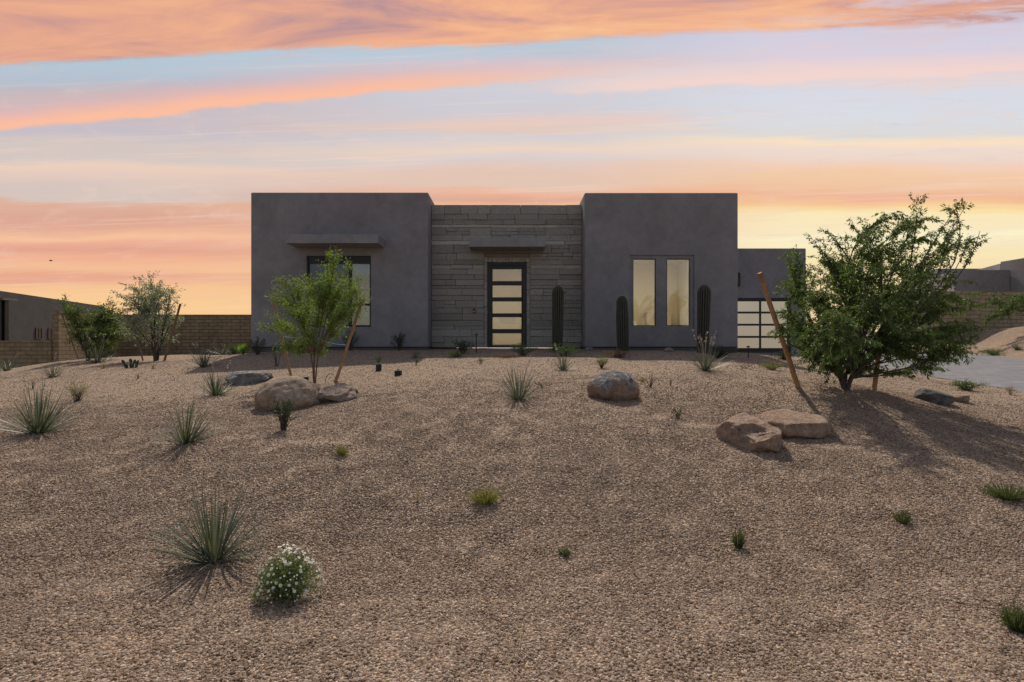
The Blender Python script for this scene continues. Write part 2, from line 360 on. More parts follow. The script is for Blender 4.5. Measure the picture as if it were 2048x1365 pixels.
def H(x,y,detail=True):
    x=np.asarray(x,float); y=np.asarray(y,float); sh=x.shape; x=x.ravel(); y=y.ravel()
    xc=np.clip(x,-21,28); yc=np.clip(y,-6,31)
    z=np.zeros_like(x)
    for s in range(0,len(x),20000):
        e=slice(s,s+20000)
        r=np.hypot(xc[e,None]-PT[None,:,0],yc[e,None]-PT[None,:,1])
        z[e]=kern(r)@SOL[:nn]+SOL[nn]+SOL[nn+1]*xc[e]+SOL[nn+2]*yc[e]
    z=np.clip(z,-2.2,1.0)
    out=np.hypot(x-xc,y-yc); w=np.clip(out/12,0,1); w=w*w*(3-2*w)
    z=z*(1-w)+(-1.9)*w
    if detail:
        z=z+(vnoise(x*.9,y*.9,1)-.5)*.030+(vnoise(x*2.3+9,y*2.9,2)-.5)*.010+(vnoise(x*6,y*6,3)-.5)*.008
    ins=inpoly(x,y,DRV); d=polydist(x,y,DRV); sd=np.where(ins,-d,d)
    k=np.clip((sd+.02)/.9,0,1); k=k*k*(3-2*k)
    z=np.where(sd<.88, (drvz(y)-.0)*(1-k)+z*k, z); z=np.where(sd<0.0,drvz(y)-.06,z)
    return z.reshape(sh)
def h1(x,y): return float(H(np.array([x]),np.array([y]))[0])
_D=np.arange(1.6,30,.02)
def G(px,py,Dmin=0):
    g=G0(px,py,Dmin)
    if g.y>14.9 and g.y<24.4 and -7.9<g.x<6.9: 
        D=15.08; g=Vector(((px-CX)/F*D,D,0)); g.z=h1(g.x,D)
    return g
def G0(px,py,Dmin=0):
    X=(px-CX)/F*_D; Z=(HY-py)/F*_D; d=H(X,_D)-Z
    for i in range(1,len(_D)):
        if _D[i]>Dmin and d[i]>=0 and d[i-1]<0:
            D=_D[i-1]+.02*(-d[i-1])/(d[i]-d[i-1]); return Vector(((px-CX)/F*D,D,(HY-py)/F*D))
    i=int(np.argmin(np.abs(d)+(_D<Dmin)*9)); D=_D[i]; print('NOHIT',px,py,D,d[i])
    return Vector((X[i],D,float(H(X[i:i+1],_D[i:i+1])[0])))
def axis(lo,hi,step,far,n=14):
    a=list(np.arange(lo,hi+1e-6,step)); g=[(far)*((i/n)**3) for i in range(1,n+1)]
    return np.array([lo-q for q in reversed(g)]+a+[hi+q for q in g])
xs=axis(-22,28,.11,900); ys=axis(-4,31,.11,1200)
XX,YY=np.meshgrid(xs,ys); ZZ=H(XX,YY)
nx,ny=len(xs),len(ys)
def gridmesh(name,XX,YY,ZZ,mat):
    ny,nx=XX.shape; me=bpy.data.meshes.new(name)
    co=np.stack([XX,YY,ZZ],-1).reshape(-1,3)
    i=np.arange(ny-1)[:,None]*nx+np.arange(nx-1)[None,:]
    f=np.stack([i,i+1,i+nx+1,i+nx],-1).reshape(-1,4)
    me.vertices.add(len(co)); me.vertices.foreach_set('co',co.ravel())
    me.loops.add(f.size); me.loops.foreach_set('vertex_index',f.ravel().astype(np.int32))
    me.polygons.add(len(f)); me.polygons.foreach_set('loop_start',np.arange(0,f.size,4,dtype=np.int32))
    me.polygons.foreach_set('use_smooth',np.ones(len(f),bool))
    me.update(calc_edges=True); me.validate(); me.materials.append(mat)
    o=bpy.data.objects.new(name,me); return link(o)
tag(gridmesh('ground',XX,YY,ZZ,M['ground']),kind='structure')
# driveway: subdivided sheet following its slope, with a low border course
mb=MB(); mb.add([(x,y,drvz(y)) for x,y in DRV],[tuple(range(len(DRV)))]) 
tag(mb.build('driveway',M['paver']),kind='structure')
# loose gravel stones on the slope
gx=np.arange(-15,15.01,.25); gy=np.arange(1.4,15.2,.25)
GX,GY=np.meshgrid(gx,gy); gz=H(GX,GY)
# drop the part below buildings/driveway by density
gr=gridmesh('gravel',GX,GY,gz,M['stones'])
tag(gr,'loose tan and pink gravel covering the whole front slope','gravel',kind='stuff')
dens=np.clip(1-(GY-4.0)/6.0,.05,1)*9000  # darker stones thin out with distance, so the painted dimming fades away from camera
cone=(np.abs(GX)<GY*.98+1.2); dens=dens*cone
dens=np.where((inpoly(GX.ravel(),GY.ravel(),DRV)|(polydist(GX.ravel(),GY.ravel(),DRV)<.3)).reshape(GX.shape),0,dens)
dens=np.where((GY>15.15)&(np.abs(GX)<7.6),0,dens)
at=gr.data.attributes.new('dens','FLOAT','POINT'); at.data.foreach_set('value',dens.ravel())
def gravel_nodes():
    ng=bpy.data.node_groups.new('scatter_gravel','GeometryNodeTree')
    ng.interface.new_socket('Geometry',in_out='INPUT',socket_type='NodeSocketGeometry')
    ng.interface.new_socket('Geometry',in_out='OUTPUT',socket_type='NodeSocketGeometry')
    N=ng.nodes; L=ng.links.new
    gi=N.new('NodeGroupInput'); go=N.new('NodeGroupOutput')
    at=N.new('GeometryNodeInputNamedAttribute'); at.data_type='FLOAT'; at.inputs['Name'].default_value='dens'
    dp=N.new('GeometryNodeDistributePointsOnFaces'); dp.distribute_method='RANDOM'
    L(gi.outputs[0],dp.inputs['Mesh']); L(at.outputs[0],dp.inputs['Density']); dp.inputs['Seed'].default_value=3
    join=N.new('GeometryNodeJoinGeometry')
    for k in range(6):
        ic=N.new('GeometryNodeMeshIcoSphere'); ic.inputs['Radius'].default_value=1; ic.inputs['Subdivisions'].default_value=2
        nz=N.new('ShaderNodeTexNoise'); nz.noise_dimensions='4D'; nz.inputs['W'].default_value=k*7.3; nz.inputs['Scale'].default_value=1.1; nz.inputs['Detail'].default_value=2
        sb=N.new('ShaderNodeVectorMath'); sb.operation='SUBTRACT'; L(nz.outputs['Color'],sb.inputs[0]); sb.inputs[1].default_value=(.5,.5,.5)
        sc=N.new('ShaderNodeVectorMath'); sc.operation='SCALE'; L(sb.outputs[0],sc.inputs[0]); sc.inputs['Scale'].default_value=1.7
        sp=N.new('GeometryNodeSetPosition'); L(ic.outputs['Mesh'],sp.inputs['Geometry']); L(sc.outputs[0],sp.inputs['Offset'])
        tr=N.new('GeometryNodeTransform'); tr.inputs['Scale'].default_value=(1,.78+.05*k,.6+.04*k); L(sp.outputs[0],tr.inputs[0])
        g=N.new('GeometryNodeGeometryToInstance'); L(tr.outputs[0],g.inputs[0]); L(g.outputs[0],join.inputs[0])
    ip=N.new('GeometryNodeInstanceOnPoints'); L(dp.outputs['Points'],ip.inputs['Points']); L(join.outputs[0],ip.inputs['Instance']); ip.inputs['Pick Instance'].default_value=True
    rs=N.new('FunctionNodeRandomValue'); rs.data_type='FLOAT'; rs.inputs[2].default_value=0; rs.inputs[3].default_value=1
    pw=N.new('ShaderNodeMath'); pw.operation='POWER'; L(rs.outputs[1],pw.inputs[0]); pw.inputs[1].default_value=3.2
    ma=N.new('ShaderNodeMath'); ma.operation='MULTIPLY_ADD'; L(pw.outputs[0],ma.inputs[0]); ma.inputs[1].default_value=.0082; ma.inputs[2].default_value=.0042
    L(ma.outputs[0],ip.inputs['Scale'])
    rr=N.new('FunctionNodeRandomValue'); rr.data_type='FLOAT_VECTOR'; rr.inputs[0].default_value=(-.6,-.6,0); rr.inputs[1].default_value=(.6,.6,6.283); rr.inputs['Seed'].default_value=5
    L(rr.outputs[0],ip.inputs['Rotation'])
    rt=N.new('FunctionNodeRandomValue'); rt.data_type='FLOAT'; rt.inputs[2].default_value=0; rt.inputs[3].default_value=1; rt.inputs['Seed'].default_value=9
    st=N.new('GeometryNodeStoreNamedAttribute'); st.data_type='FLOAT'; st.domain='INSTANCE'; st.inputs['Name'].default_value='tint'
    L(ip.outputs[0],st.inputs['Geometry']); L(rt.outputs[1],st.inputs['Value'])
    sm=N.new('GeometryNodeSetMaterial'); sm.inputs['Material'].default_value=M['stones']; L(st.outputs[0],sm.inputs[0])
    L(sm.outputs[0],go.inputs[0]); return ng
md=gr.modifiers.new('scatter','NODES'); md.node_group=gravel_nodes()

# ------------------------------------------------------------------ house
def cut(o, boxes):
    mb=MB()
    for b in boxes: mb.box(*b)
    me=bpy.data.meshes.new('cutter'); me.from_pydata(mb.v,[],mb.f); me.update()
    bm=bmesh.new(); bm.from_mesh(me); bmesh.ops.recalc_face_normals(bm,faces=bm.faces); bm.to_mesh(me); bm.free()
    c=bpy.data.objects.new('cutter',me); COL.objects.link(c)
    md=o.modifiers.new('cut','BOOLEAN'); md.object=c; md.operation='DIFFERENCE'; md.solver='EXACT'
    bpy.context.view_layer.update()
    dg=bpy.context.evaluated_depsgraph_get(); new=bpy.data.meshes.new_from_object(o.evaluated_get(dg))
    o.modifiers.clear(); o.data=new
    bpy.data.objects.remove(c); bpy.data.meshes.remove(me)
def rbox(name,x0,x1,y0,y1,z0,z1,r,mat,parent,seg=3):
    me=bpy.data.meshes.new(name); bm=bmesh.new(); bmesh.ops.create_cube(bm,size=1)
    for v in bm.verts:
        v.co=Vector(((x0+x1)/2+v.co.x*(x1-x0),(y0+y1)/2+v.co.y*(y1-y0),(z0+z1)/2+v.co.z*(z1-z0)))
    if r: bmesh.ops.bevel(bm,geom=list(bm.edges),offset=r,segments=seg,affect='EDGES',profile=.5)
    bm.to_mesh(me); bm.free(); me.materials.append(mat)
    o=bpy.data.objects.new(name,me); return link(o,parent)
house=empty('house',(0,15.5,-.2),0,'single-storey modern house of charcoal stucco blocks with grey stone entry wall','house')
inv=Vector((0,-15.5,.2))
def hp(o):                                   # meshes are modelled in world space: offset to the house base
    o.location=inv; return o
S=15.5/F
WX0,WX1,WZ0,WZ1=-5.90,-4.05,.36,2.50
def room(x0,x1,y0,y1,z0,z1,opens,lamp,lampmat,furn=()):
    # a plastered room: floor, ceiling, back and side walls, front wall left open only at the windows
    r_=empty('room'); r_.parent=house; r_.location=inv
    e=.03
    mb=MB(); mb.box(x0,x1,y0,y1,z0-e,z0); mb.build('floor',M['room_floor'],r_)
    mb=MB(); mb.box(x0,x1,y0,y1,z1,z1+e); mb.build('ceiling',M['room_wall'],r_)
    mb=MB(); mb.box(x0-e,x0,y0,y1,z0,z1); mb.box(x1,x1+e,y0,y1,z0,z1); mb.box(x0,x1,y1,y1+e,z0,z1)
    a=x0
    for (ox0,ox1,oz0,oz1) in opens:
        mb.box(a,ox0,y0-e,y0,z0,z1); mb.box(ox0,ox1,y0-e,y0,z0,oz0); mb.box(ox0,ox1,y0-e,y0,oz1,z1); a=ox1
    mb.box(a,x1,y0-e,y0,z0,z1); mb.build('plaster',M['room_wall'],r_)
    lx,ly,ls=lamp; mb=MB(); mb.box(lx-ls,lx+ls,ly-ls*.8,ly+ls*.8,z1-.04,z1-.002); mb.build('ceiling_lamp',M[lampmat],r_)
    for (nm,fx0,fx1,fy0,fy1,fz0,fz1) in furn:
        rbox(nm,fx0,fx1,fy0,fy1,fz0,fz1,.03,M['furniture'],r_)
o=hp(rbox('left_block',-7.50,-2.405,15.5,24.0,-.13,4.32,.035,M['stucco'],house)); cut(o,[(WX0,WX1,15.3,15.72,WZ0,WZ1)]); cut(o,[(-7.1,-2.8,15.70,20.2,-.10,3.0)])
RX0,RX1,RZ0,RZ1=3.386,5.237,.39,2.52
o=hp(rbox('right_block',2.085,6.49,15.5,24.2,-.13,4.31,.035,M['stucco'],house))
WR=[(3.478,4.143),(4.449,5.13)]
cut(o,[(RX0,RX1,15.3,15.545,RZ0,RZ1)]); cut(o,[(a,b,15.4,15.72,.48,2.42) for a,b in WR]); cut(o,[(2.5,6.2,15.70,20.2,-.10,3.0)])
o=hp(rbox('middle_block',-2.40,2.08,16.25,23.8,-.13,4.06,.02,M['stucco'],house)); cut(o,[(-.70,.40,16.1,16.5,-.125,2.36)]); cut(o,[(-1.7,1.5,16.45,21.6,-.125,3.0)])
o=hp(rbox('garage_block',6.52,13.07,24.0,32,-.45,4.2,.035,M['stucco'],house)); cut(o,[(7.25,12.40,23.8,24.2,-.43,1.99)])
for q in ((-7.47,-2.43,15.52,23.9,-.9,-.131),(2.11,6.46,15.52,24.1,-.9,-.131),(6.54,13.04,24.25,31.9,-1.2,-.451)):
    mb=MB(); mb.box(*q); hp(mb.build('foundation',M['foundation'],house))
for q in ((-7.49,-2.41),(2.09,6.48)):
    mb=MB(); mb.box(q[0],q[1],15.494,15.51,-.142,-.118); hp(mb.build('weep_screed',M['black'],house))
hp(rbox('window_canopy',-6.19,-3.66,14.75,15.499,2.72,2.965,.012,M['stucco_trim'],house,2))
hp(rbox('door_canopy',-1.222,.945,15.35,16.17,2.73,2.97,.012,M['stucco_trim'],house,2))
# stone wall, irregular courses
DX0,DX1,DZ=-.735,.435,2.40
mb=MB(); rnd=random.Random(4)
def stoneblk(x0,x1,z0,z1,tn=None):
    g=.0035; x0+=g; x1-=g; z0+=g; z1-=g
    if x1-x0<.02: return
    d=rnd.uniform(0,.036)-.008; yf=16.10-d; c=.006; tilt=rnd.uniform(-.008,.008); j=lambda: rnd.uniform(-.003,.003)
    back=16.24
    tn=min(1,max(0,rnd.gauss(.42,.2))) if tn is None else tn
    v=[(x0,back,z0),(x1,back,z0),(x1,back,z1),(x0,back,z1),
       (x0+j(),yf+c,z0+j()),(x1+j(),yf+c,z0+j()),(x1+j(),yf+c,z1+j()),(x0+j(),yf+c,z1+j()),
       (x0+c,yf+tilt,z0+c),(x1-c,yf-tilt,z0+c),(x1-c,yf-tilt+j(),z1-c),(x0+c,yf+tilt+j(),z1-c)]
    f=[(0,1,5,4),(1,2,6,5),(2,3,7,6),(3,0,4,7),(4,5,9,8),(5,6,10,9),(6,7,11,10),(7,4,8,11),(8,9,10,11)]
    mb.add(v,f,tn)
z=-.14; SX0,SX1=-2.40,2.08; last=0
while z<4.02:
    hgt=rnd.choice([.085,.10,.12,.15,.17,.20,.22,.13]); 
    if abs(hgt-last)<.02: hgt+=.05
    last=hgt
    thin=hgt<.14
    z1=min(z+hgt,4.11)
    if 4.11-z1<.07: z1=4.11
    rowt=rnd.choice([.25,.32,.42,.5,.78,.85] if thin else [.2,.3,.36,.45,.55])
    segs=[(SX0,SX1)]
    if z<DZ+.13: segs=[(SX0,DX0-.10),(DX1+.10,SX1)]
    for a,b in segs:
        x=a
        while x<b-.01:
            w=rnd.uniform(.3,1.0) if not thin else rnd.uniform(.5,1.5)
            x1=x+w
            if b-x1<.22: x1=b
            top=z1+(rnd.uniform(-.005,.005) if z1>=4.10 else 0)
            tn=min(1,max(0,rnd.gauss(rowt,.09)))
            if hgt>.19 and z1<4.0 and rnd.random()<.2:
                zm=z+(z1-z)*rnd.uniform(.4,.6); xm=x+(x1-x)*rnd.uniform(.35,.65)
                stoneblk(x,x1,z,zm,tn); stoneblk(x,xm,zm,top,tn*.9); stoneblk(xm,x1,zm,top,min(1,tn*1.15))
            else: stoneblk(x,x1,z,top,tn)
            x=x1
    z=z1
# quoins and lintel round the door
for a,b in ((DX0-.10,DX0),(DX1,DX1+.10)):
    z=-.14
    while z<DZ-.01:
        z1=min(z+rnd.uniform(.12,.34),DZ); 
        if DZ-z1<.08: z1=DZ
        stoneblk(a,b,z,z1,rnd.uniform(.3,.6)); z=z1
x=DX0-.10
zt=[q for q in [DZ]][0]
while x<DX1+.09:
    x1=min(x+rnd.uniform(.09,.16),DX1+.10)
    if DX1+.10-x1<.06: x1=DX1+.10
    stoneblk(x,x1,DZ,DZ+.14,rnd.uniform(.45,.7)); x=x1
# fill whatever band is left above the lintel
mb2=MB(); mb2.box(SX0+.001,DX0-.02,16.19,16.245,-.14,4.07,.25); mb2.box(DX1+.02,SX1-.001,16.19,16.245,-.14,4.07,.25); mb2.box(DX0-.02,DX1+.02,16.19,16.245,DZ+.002,4.07,.25)
mb.v+=[];
n0=len(mb.v); mb.v+=mb2.v; mb.f+=[tuple(i+n0 for i in f) for f in mb2.f]; mb.c+=mb2.c
hp(mb.build('stone_wall',M['stone'],house))
# front door
door=empty('front_door',(0,0,0)); door.parent=house; door.location=inv+Vector((0,0,0))
Y0=16.165
mb=MB(); mb.box(DX0+.01,DX0+.075,Y0-.03,Y0+.10,-.145,DZ-.005); mb.box(DX1-.075,DX1-.01,Y0-.03,Y0+.10,-.145,DZ-.005); mb.box(DX0+.076,DX1-.076,Y0-.03,Y0+.10,DZ-.09,DZ-.005)
mb.build('door_frame',M['black'],door)
zr=[(HY-a)*.015 for a in (539.2,562.9,571.5,595.2,603.5,627.2,635,658.6,667.3,690.9)]
xl,xr=(985.3-CX)*.015,(1042.8-CX)*.015
mb=MB(); mb.box(DX0+.078,xl,Y0,Y0+.05,-.14,DZ-.092); mb.box(xr,DX1-.078,Y0,Y0+.05,-.14,DZ-.092)
mb.box(xl,xr,Y0,Y0+.05,zr[0],DZ-.092); mb.box(xl,xr,Y0,Y0+.05,-.14,zr[9])
for i in (1,3,5,7): mb.box(xl,xr,Y0,Y0+.05,zr[i+1],zr[i])
dl=mb.build('door_leaf',M['black'],door)
for i in range(5):
    mb=MB(); mb.box(xl+.002,xr-.002,Y0+.018,Y0+.03,zr[2*i+1]+.002,zr[2*i]-.002); mb.build('pane',M['glass'],door)
mb=MB(); mb.tube([(DX1-.13,Y0-.055,.62),(DX1-.13,Y0-.055,1.62)],.013,8)
mb.tube([(DX1-.13,Y0-.055,.72),(DX1-.13,Y0,.72)],.009,6); mb.tube([(DX1-.13,Y0-.055,1.52),(DX1-.13,Y0,1.52)],.009,6)
mb.build('pull_handle',M['black'],door,True)
mb=MB(); mb.box(DX0+.005,DX1-.005,15.98,16.16,-.21,-.165); mb.build('threshold',M['pale_metal'],door)
# windows
def window(cols,z0,z1,y,bars,mats,fw=.045,top=None):
    w=empty('window'); w.parent=house; w.location=inv
    x0=cols[0][0]; x1=cols[-1][1]; top=top or fw
    mb=MB(); mb.box(x0,x1,y,y+.05,z1-top,z1); mb.box(x0,x1,y,y+.05,z0,z0+fw)
    for i,(a,b) in enumerate(cols):
        mb.box(a,a+fw,y,y+.05,z0+fw,z1-top); mb.box(b-fw,b,y,y+.05,z0+fw,z1-top)
        for q in bars: mb.box(a+fw,b-fw,y+.004,y+.05,q-.035,q+.035)
    mb.build('frame',M['black'],w)
    for i,(a,b) in enumerate(cols):
        zz=[z0+fw]+[q for q in bars for _ in (0,1)]+[z1-top]
        for k in range(0,len(zz),2):
            lo=zz[k]+(.035 if k else 0); hi=zz[k+1]-(.035 if k+1<len(zz)-1 else 0)
            mb=MB(); mb.box(a+fw+.001,b-fw-.001,y+.02,y+.032,lo+.001,hi-.001); mb.build('pane',mats[i],w)
    return w
room(-7.05,-2.85,15.75,20.1,-.05,2.9,[(WX0,WX1,WZ0,WZ1)],(-4.9,17.1,.6),'lamp_dim',[('bed',-6.6,-4.6,18.6,20.0,-.05,.55)])
room(2.55,6.15,15.75,20.1,-.05,2.9,[(a,b,.48,2.42) for a,b in WR],(4.3,17.1,.75),'lamp',[('sofa',2.9,4.4,19.1,20.0,-.05,.80),('cabinet',4.9,5.8,19.6,20.05,-.05,1.1)])
room(-1.65,1.45,16.5,21.5,-.07,2.9,[(-.70,.40,-.06,2.36)],(-.1,17.7,.75),'lamp',[('console_table',-.75,.35,21.0,21.45,-.07,.75),('picture',-.45,.10,21.45,21.49,.6,1.1)])
w3=(WX1-WX0-.02)/3
window([(WX0+.01+i*w3,WX0+.01+(i+1)*w3-(.002 if i<2 else 0)) for i in range(3)],WZ0+.10,WZ1-.14,15.585,[1.10],[M['pane_dark'],M['pane_dark'],M['glass']],.05,.085)
mb=MB(); mb.box(WX0+.002,WX1-.002,15.575,15.655,WZ1-.139,WZ1-.003); hp(mb.build('window_header',M['black'],house))
mb=MB(); mb.box(WX0+.002,WX1-.002,15.59,15.655,WZ0+.003,WZ0+.099); hp(mb.build('window_sill',M['stucco'],house))
for a,b in WR: window([(a+.003,b-.003)],.483,2.417,15.565,[],[M['glass']],.020)
# garage door: four columns by four rows
gd=empty('garage_door'); gd.parent=house; gd.location=inv
GX1=12.30; cw=1.24; rt=(HY-601)/F*24; rp=.5425; y=24.06
mb=MB(); mb.box(7.27,12.38,y-.02,y+.10,rt+.02,1.975); mb.box(GX1-.01,12.38,y-.02,y+.10,-.42,rt+.019); mb.box(7.27,GX1-4*cw+.01,y-.02,y+.10,-.42,rt+.019)
mb.build('door_frame',M['black'],gd)
mb=MB(); xs_=[GX1-4*cw+i*cw for i in range(5)]; zb=rt-4*rp
for i in range(5): mb.box(xs_[i]-.045,xs_[i]+.045,y,y+.05,zb-.10,rt)
for k in range(5):
    zz=rt-k*rp
    for i in range(4): mb.box(xs_[i]+.045,xs_[i+1]-.045,y+.002,y+.05,zz-.045 if k<4 else zz-.10,zz+.045 if k else zz)
mb.build('door_grid',M['black'],gd)
for i in range(4):
    for k in range(4):
        mb=MB(); mb.box(xs_[i]+.046,xs_[i+1]-.046,y+.02,y+.03,rt-(k+1)*rp+.046,rt-k*rp-.046); mb.build('pane',M['pane_garage'],gd)
# wall light by the garage, doorbell
wl=empty('wall_light'); wl.parent=house; wl.location=inv
mb=MB(); mb.box(9.9,10.12,23.97,23.999,2.5,3.12); mb.build('back_plate',M['black'],wl)
mb=MB(); mb.box(9.93,10.09,23.84,23.969,2.54,3.08); mb.build('shade',M['black'],wl)
mb=MB(); xb=(948-CX)/F*16.06; zb_=(HY-622)/F*16.06; mb.box(xb-.032,xb+.032,16.02,16.075,zb_-.06,zb_+.06); db=mb.build('doorbell',M['black'],house); hp(db)
mb=MB(); mb.tube([(xb,16.019,zb_-.02),(xb,16.010,zb_-.02)],.014,12); b_=mb.build('button',M['pale_metal'],db)

# ------------------------------------------------------------------ boundary walls and neighbours
def blockwall(name,poly2,z0,z1,mat,label,cap=True):
    r=empty(name,(poly2[0][0],poly2[0][1],z0),0,label,'wall'); off=-Vector((poly2[0][0],poly2[0][1],z0))
    mb=MB()
    mbc=MB()
    for (ax,ay),(bx,by) in zip(poly2[:-1],poly2[1:]):
        d=Vector((bx-ax,by-ay,0)); L=d.length; d.normalize(); n=Vector((-d.y,d.x,0))*.1
        q=[(ax-n.x,ay-n.y),(bx-n.x,by-n.y),(bx+n.x,by+n.y),(ax+n.x,ay+n.y)]
        mb.prism(q,z0,z1-.06)
        n=n*1.12; q=[(ax-n.x,ay-n.y),(bx-n.x,by-n.y),(bx+n.x,by+n.y),(ax+n.x,ay+n.y)]
        mbc.prism(q,z1-.058,z1)
    o=mb.build('blockwork',mat,r); o.location=off
    o=mbc.build('cap',mat,r); o.location=off
    return r
# mitre-free: segments end 0.1 m short of the corner so that faces never coincide
blockwall('block_wall',[(-17.75,21.0),(-19.02,24.86)],-2.2,1.24,M['block'],'tan block wall return running back behind the leaning shrub at far left')
blockwall('block_wall',[(-19.12,25.0),(-7.45,25.0)],-2.0,1.30,M['block'],'long tan block garden wall left of the house behind the staked shrubs')
blockwall('block_wall',[(-26.0,21.0),(-17.86,21.0)],-3.2,.08,M['block'],'low tan block wall at the left edge in front of the neighbour house')
blockwall('block_wall',[(21.0,27.0),(23.35,27.0)],-.8,2.57,M['block_r'],'short pale block wall panel at right behind the driveway and big tree')
blockwall('block_wall',[(23.45,27.55),(34,27.55)],-.6,2.62,M['block_r'],'long block wall at the right edge behind the gravel mound')
def nb_prism(mb,poly,z0,z1): mb.prism(poly,z0,z1)
nh=empty('neighbour_house',(-32,30,-2),0,'grey stucco neighbour house with sloping roofline behind the left wall','house')
off=-Vector((-32,30,-2))
def face(D): return (-31.5-.3037*(D-33.2),D)
a0=face(24); a1=face(47.5)
mb=MB(); mb.prism([(a0[0],a0[1]),(a1[0],a1[1]),(a1[0]-12,a1[1]),(a0[0]-14,a0[1])],-3,3.2)
o=mb.build('wall',M['stucco_far'],nh); o.location=off
fd=Vector((-.3037,1,0)).normalized(); fn=Vector((1,.3037,0)).normalized()
for d0,d1 in ((36.96,37.74),(38.5,39.4)):
    p0=Vector((*face(d0),0)); p1=Vector((*face(d1),0))
    w=empty('window'); w.parent=nh; w.location=off
    mb=MB(); q=[p0+fn*.004,p1+fn*.004,p1+fn*.03,p0+fn*.03]; e=.06
    def strip(a,b,z0,z1,lo,hi,mm):
        A_=p0.lerp(p1,a); B_=p0.lerp(p1,b); mm.prism([(A_.x+fn.x*lo,A_.y+fn.y*lo),(A_.x+fn.x*hi,A_.y+fn.y*hi),(B_.x+fn.x*hi,B_.y+fn.y*hi),(B_.x+fn.x*lo,B_.y+fn.y*lo)],z0,z1)
    strip(0,1,.98,1.04,.004,.05,mb); strip(0,1,.27,.33,.004,.05,mb); strip(0,.07,.33,.98,.004,.05,mb); strip(.93,1,.33,.98,.004,.05,mb); strip(.48,.54,.33,.98,.004,.045,mb)
    mb.build('frame',M['black'],w)
    mb=MB(); strip(.07,.48,.331,.979,.004,.02,mb); strip(.54,.93,.331,.979,.004,.02,mb); mb.build('pane',M['glass_dark'],w)
p=Vector((*face(33.5),0)); 
mb=MB(); c=p+fn*.12
mb.prism([(c.x-.1,c.y-.13),(c.x+.1,c.y-.13),(c.x+.1,c.y+.13),(c.x-.1,c.y+.13)],-2,2.62); o=mb.build('downspout',M['black'],nh); o.location=off
mb=MB(); mb.prism([(c.x-.2,c.y-.5),(c.x+.35,c.y-.5),(c.x+.35,c.y+.5),(c.x-.2,c.y+.5)],2.63,2.75); o=mb.build('scupper',M['stucco_trim'],nh); o.location=off
nr=empty('neighbour_house',(30,34,0),0,'stepped grey stucco neighbour house above the block wall at the right edge','house'); off=-Vector((30,34,0))
mb=MB(); mb.prism([(27.85,34),(31.35,34),(31.35,43.5),(31.9,43.5)],0,4.58); o=mb.build('low_block',M['stucco_right'],nr); o.location=off
mb=MB(); mb.prism([(31.4,28.8),(40,28.8),(40,34.7),(31.4,34.7)],0,5.2); o=mb.build('tall_block',M['stucco_right'],nr); o.location=off
mb=MB(); mb.prism([(31.42,34.75),(44,34.75),(46,50),(37,50)],0,5.1); mb.prism([(31.6,40.05),(31.95,43.6),(40,43.6),(39,40.05)],4.6,5.5) ; o=mb.build('rear_block',M['stucco_right'],nr); o.location=off

# ------------------------------------------------------------------ boulders
def boulder(px0,px1,pytop,pybase,depth,mat,label,seed,cuts=(),rough=.16,cat='boulder',name='boulder',rot=0,hollow=(),sub=5,group=None,D=None,sink=.25):
    cx=(px0+px1)/2; g=G(cx,pybase-(pybase-pytop)*.12) if D is None else P(cx,pybase,D)
    sc=g.y/F; wx=(px1-px0)*sc/2; hz=(pybase-pytop)*sc; wy=wx*depth
    rz=hz/(2-sink*2)*1.12; g=g+Vector((0,wy*.45,0)); g.z=h1(g.x,g.y)
    cz=g.z; top=(HY-pytop)/F*(g.y)      # crest height seen in the picture at the boulder's centre
    rz=max(.04,(top-(cz))/(1.55)); ctr=.42*rz
    bm=bmesh.new(); bmesh.ops.create_icosphere(bm,subdivisions=sub,radius=1)
    sv=Vector((seed*3.7,seed*1.3,seed*.7))
    cut=[(Vector(n).normalized(),d) for n,d in cuts]
    for v in bm.verts:
        p=v.co.copy()
        q=p*(1+rough*1.8*mnoise.noise(p*.9+sv)+rough*.8*mnoise.noise(p*2.1+sv*2))
        for n,d in cut:
            e=q.dot(n)-d
            if e>0: q-=n*e*.92
        for hc,hr,hd in hollow:
            e=(q-Vector(hc)).length/hr
            if e<1: q-=Vector((0,-.55,.83))*hd*(1-e*e)**.5
        q+=p*(rough*.28*mnoise.noise(p*5+sv)+rough*.14*mnoise.noise(p*11+sv)+rough*.06*mnoise.noise(p*24+sv))
        v.co=Vector((q.x*wx,q.y*wy,q.z*rz+ctr))
    zm=max(v.co.z for v in bm.verts); k=(top-cz)/zm; xm=max(abs(v.co.x) for v in bm.verts)
    xmin=min(v.co.x for v in bm.verts if v.co.z>0); xmax=max(v.co.x for v in bm.verts if v.co.z>0)
    for v in bm.verts: v.co.z*=k; v.co.x=(v.co.x-(xmin+xmax)/2)*2*wx/(xmax-xmin)
    me=bpy.data.meshes.new(name); bm.to_mesh(me); bm.free(); me.materials.append(mat)
    me.polygons.foreach_set('use_smooth',[True]*len(me.polygons))
    o=bpy.data.objects.new(name,me); o.location=g; o.rotation_euler=(0,0,rot); link(o)
    return tag(o,label,cat,group)
B1=m_boulder('boulder_brown',(.25,.185,.13),(.34,.255,.185),(.44,.345,.265),(.17,.145,.12),.64)
B2=m_boulder('boulder_low',(.18,.14,.115),(.27,.205,.165),(.36,.29,.235),(.17,.16,.15),.6)
B3=m_boulder('boulder_grey',(.12,.112,.108),(.21,.198,.19),(.36,.34,.32),(.10,.10,.10),.60)
B4=m_boulder('boulder_varnished',(.20,.13,.09),(.27,.185,.135),(.36,.28,.225),(.15,.165,.185),.66,.9)
B5=m_boulder('boulder_tan',(.25,.17,.12),(.35,.245,.18),(.44,.335,.255),(.17,.12,.09),.72)
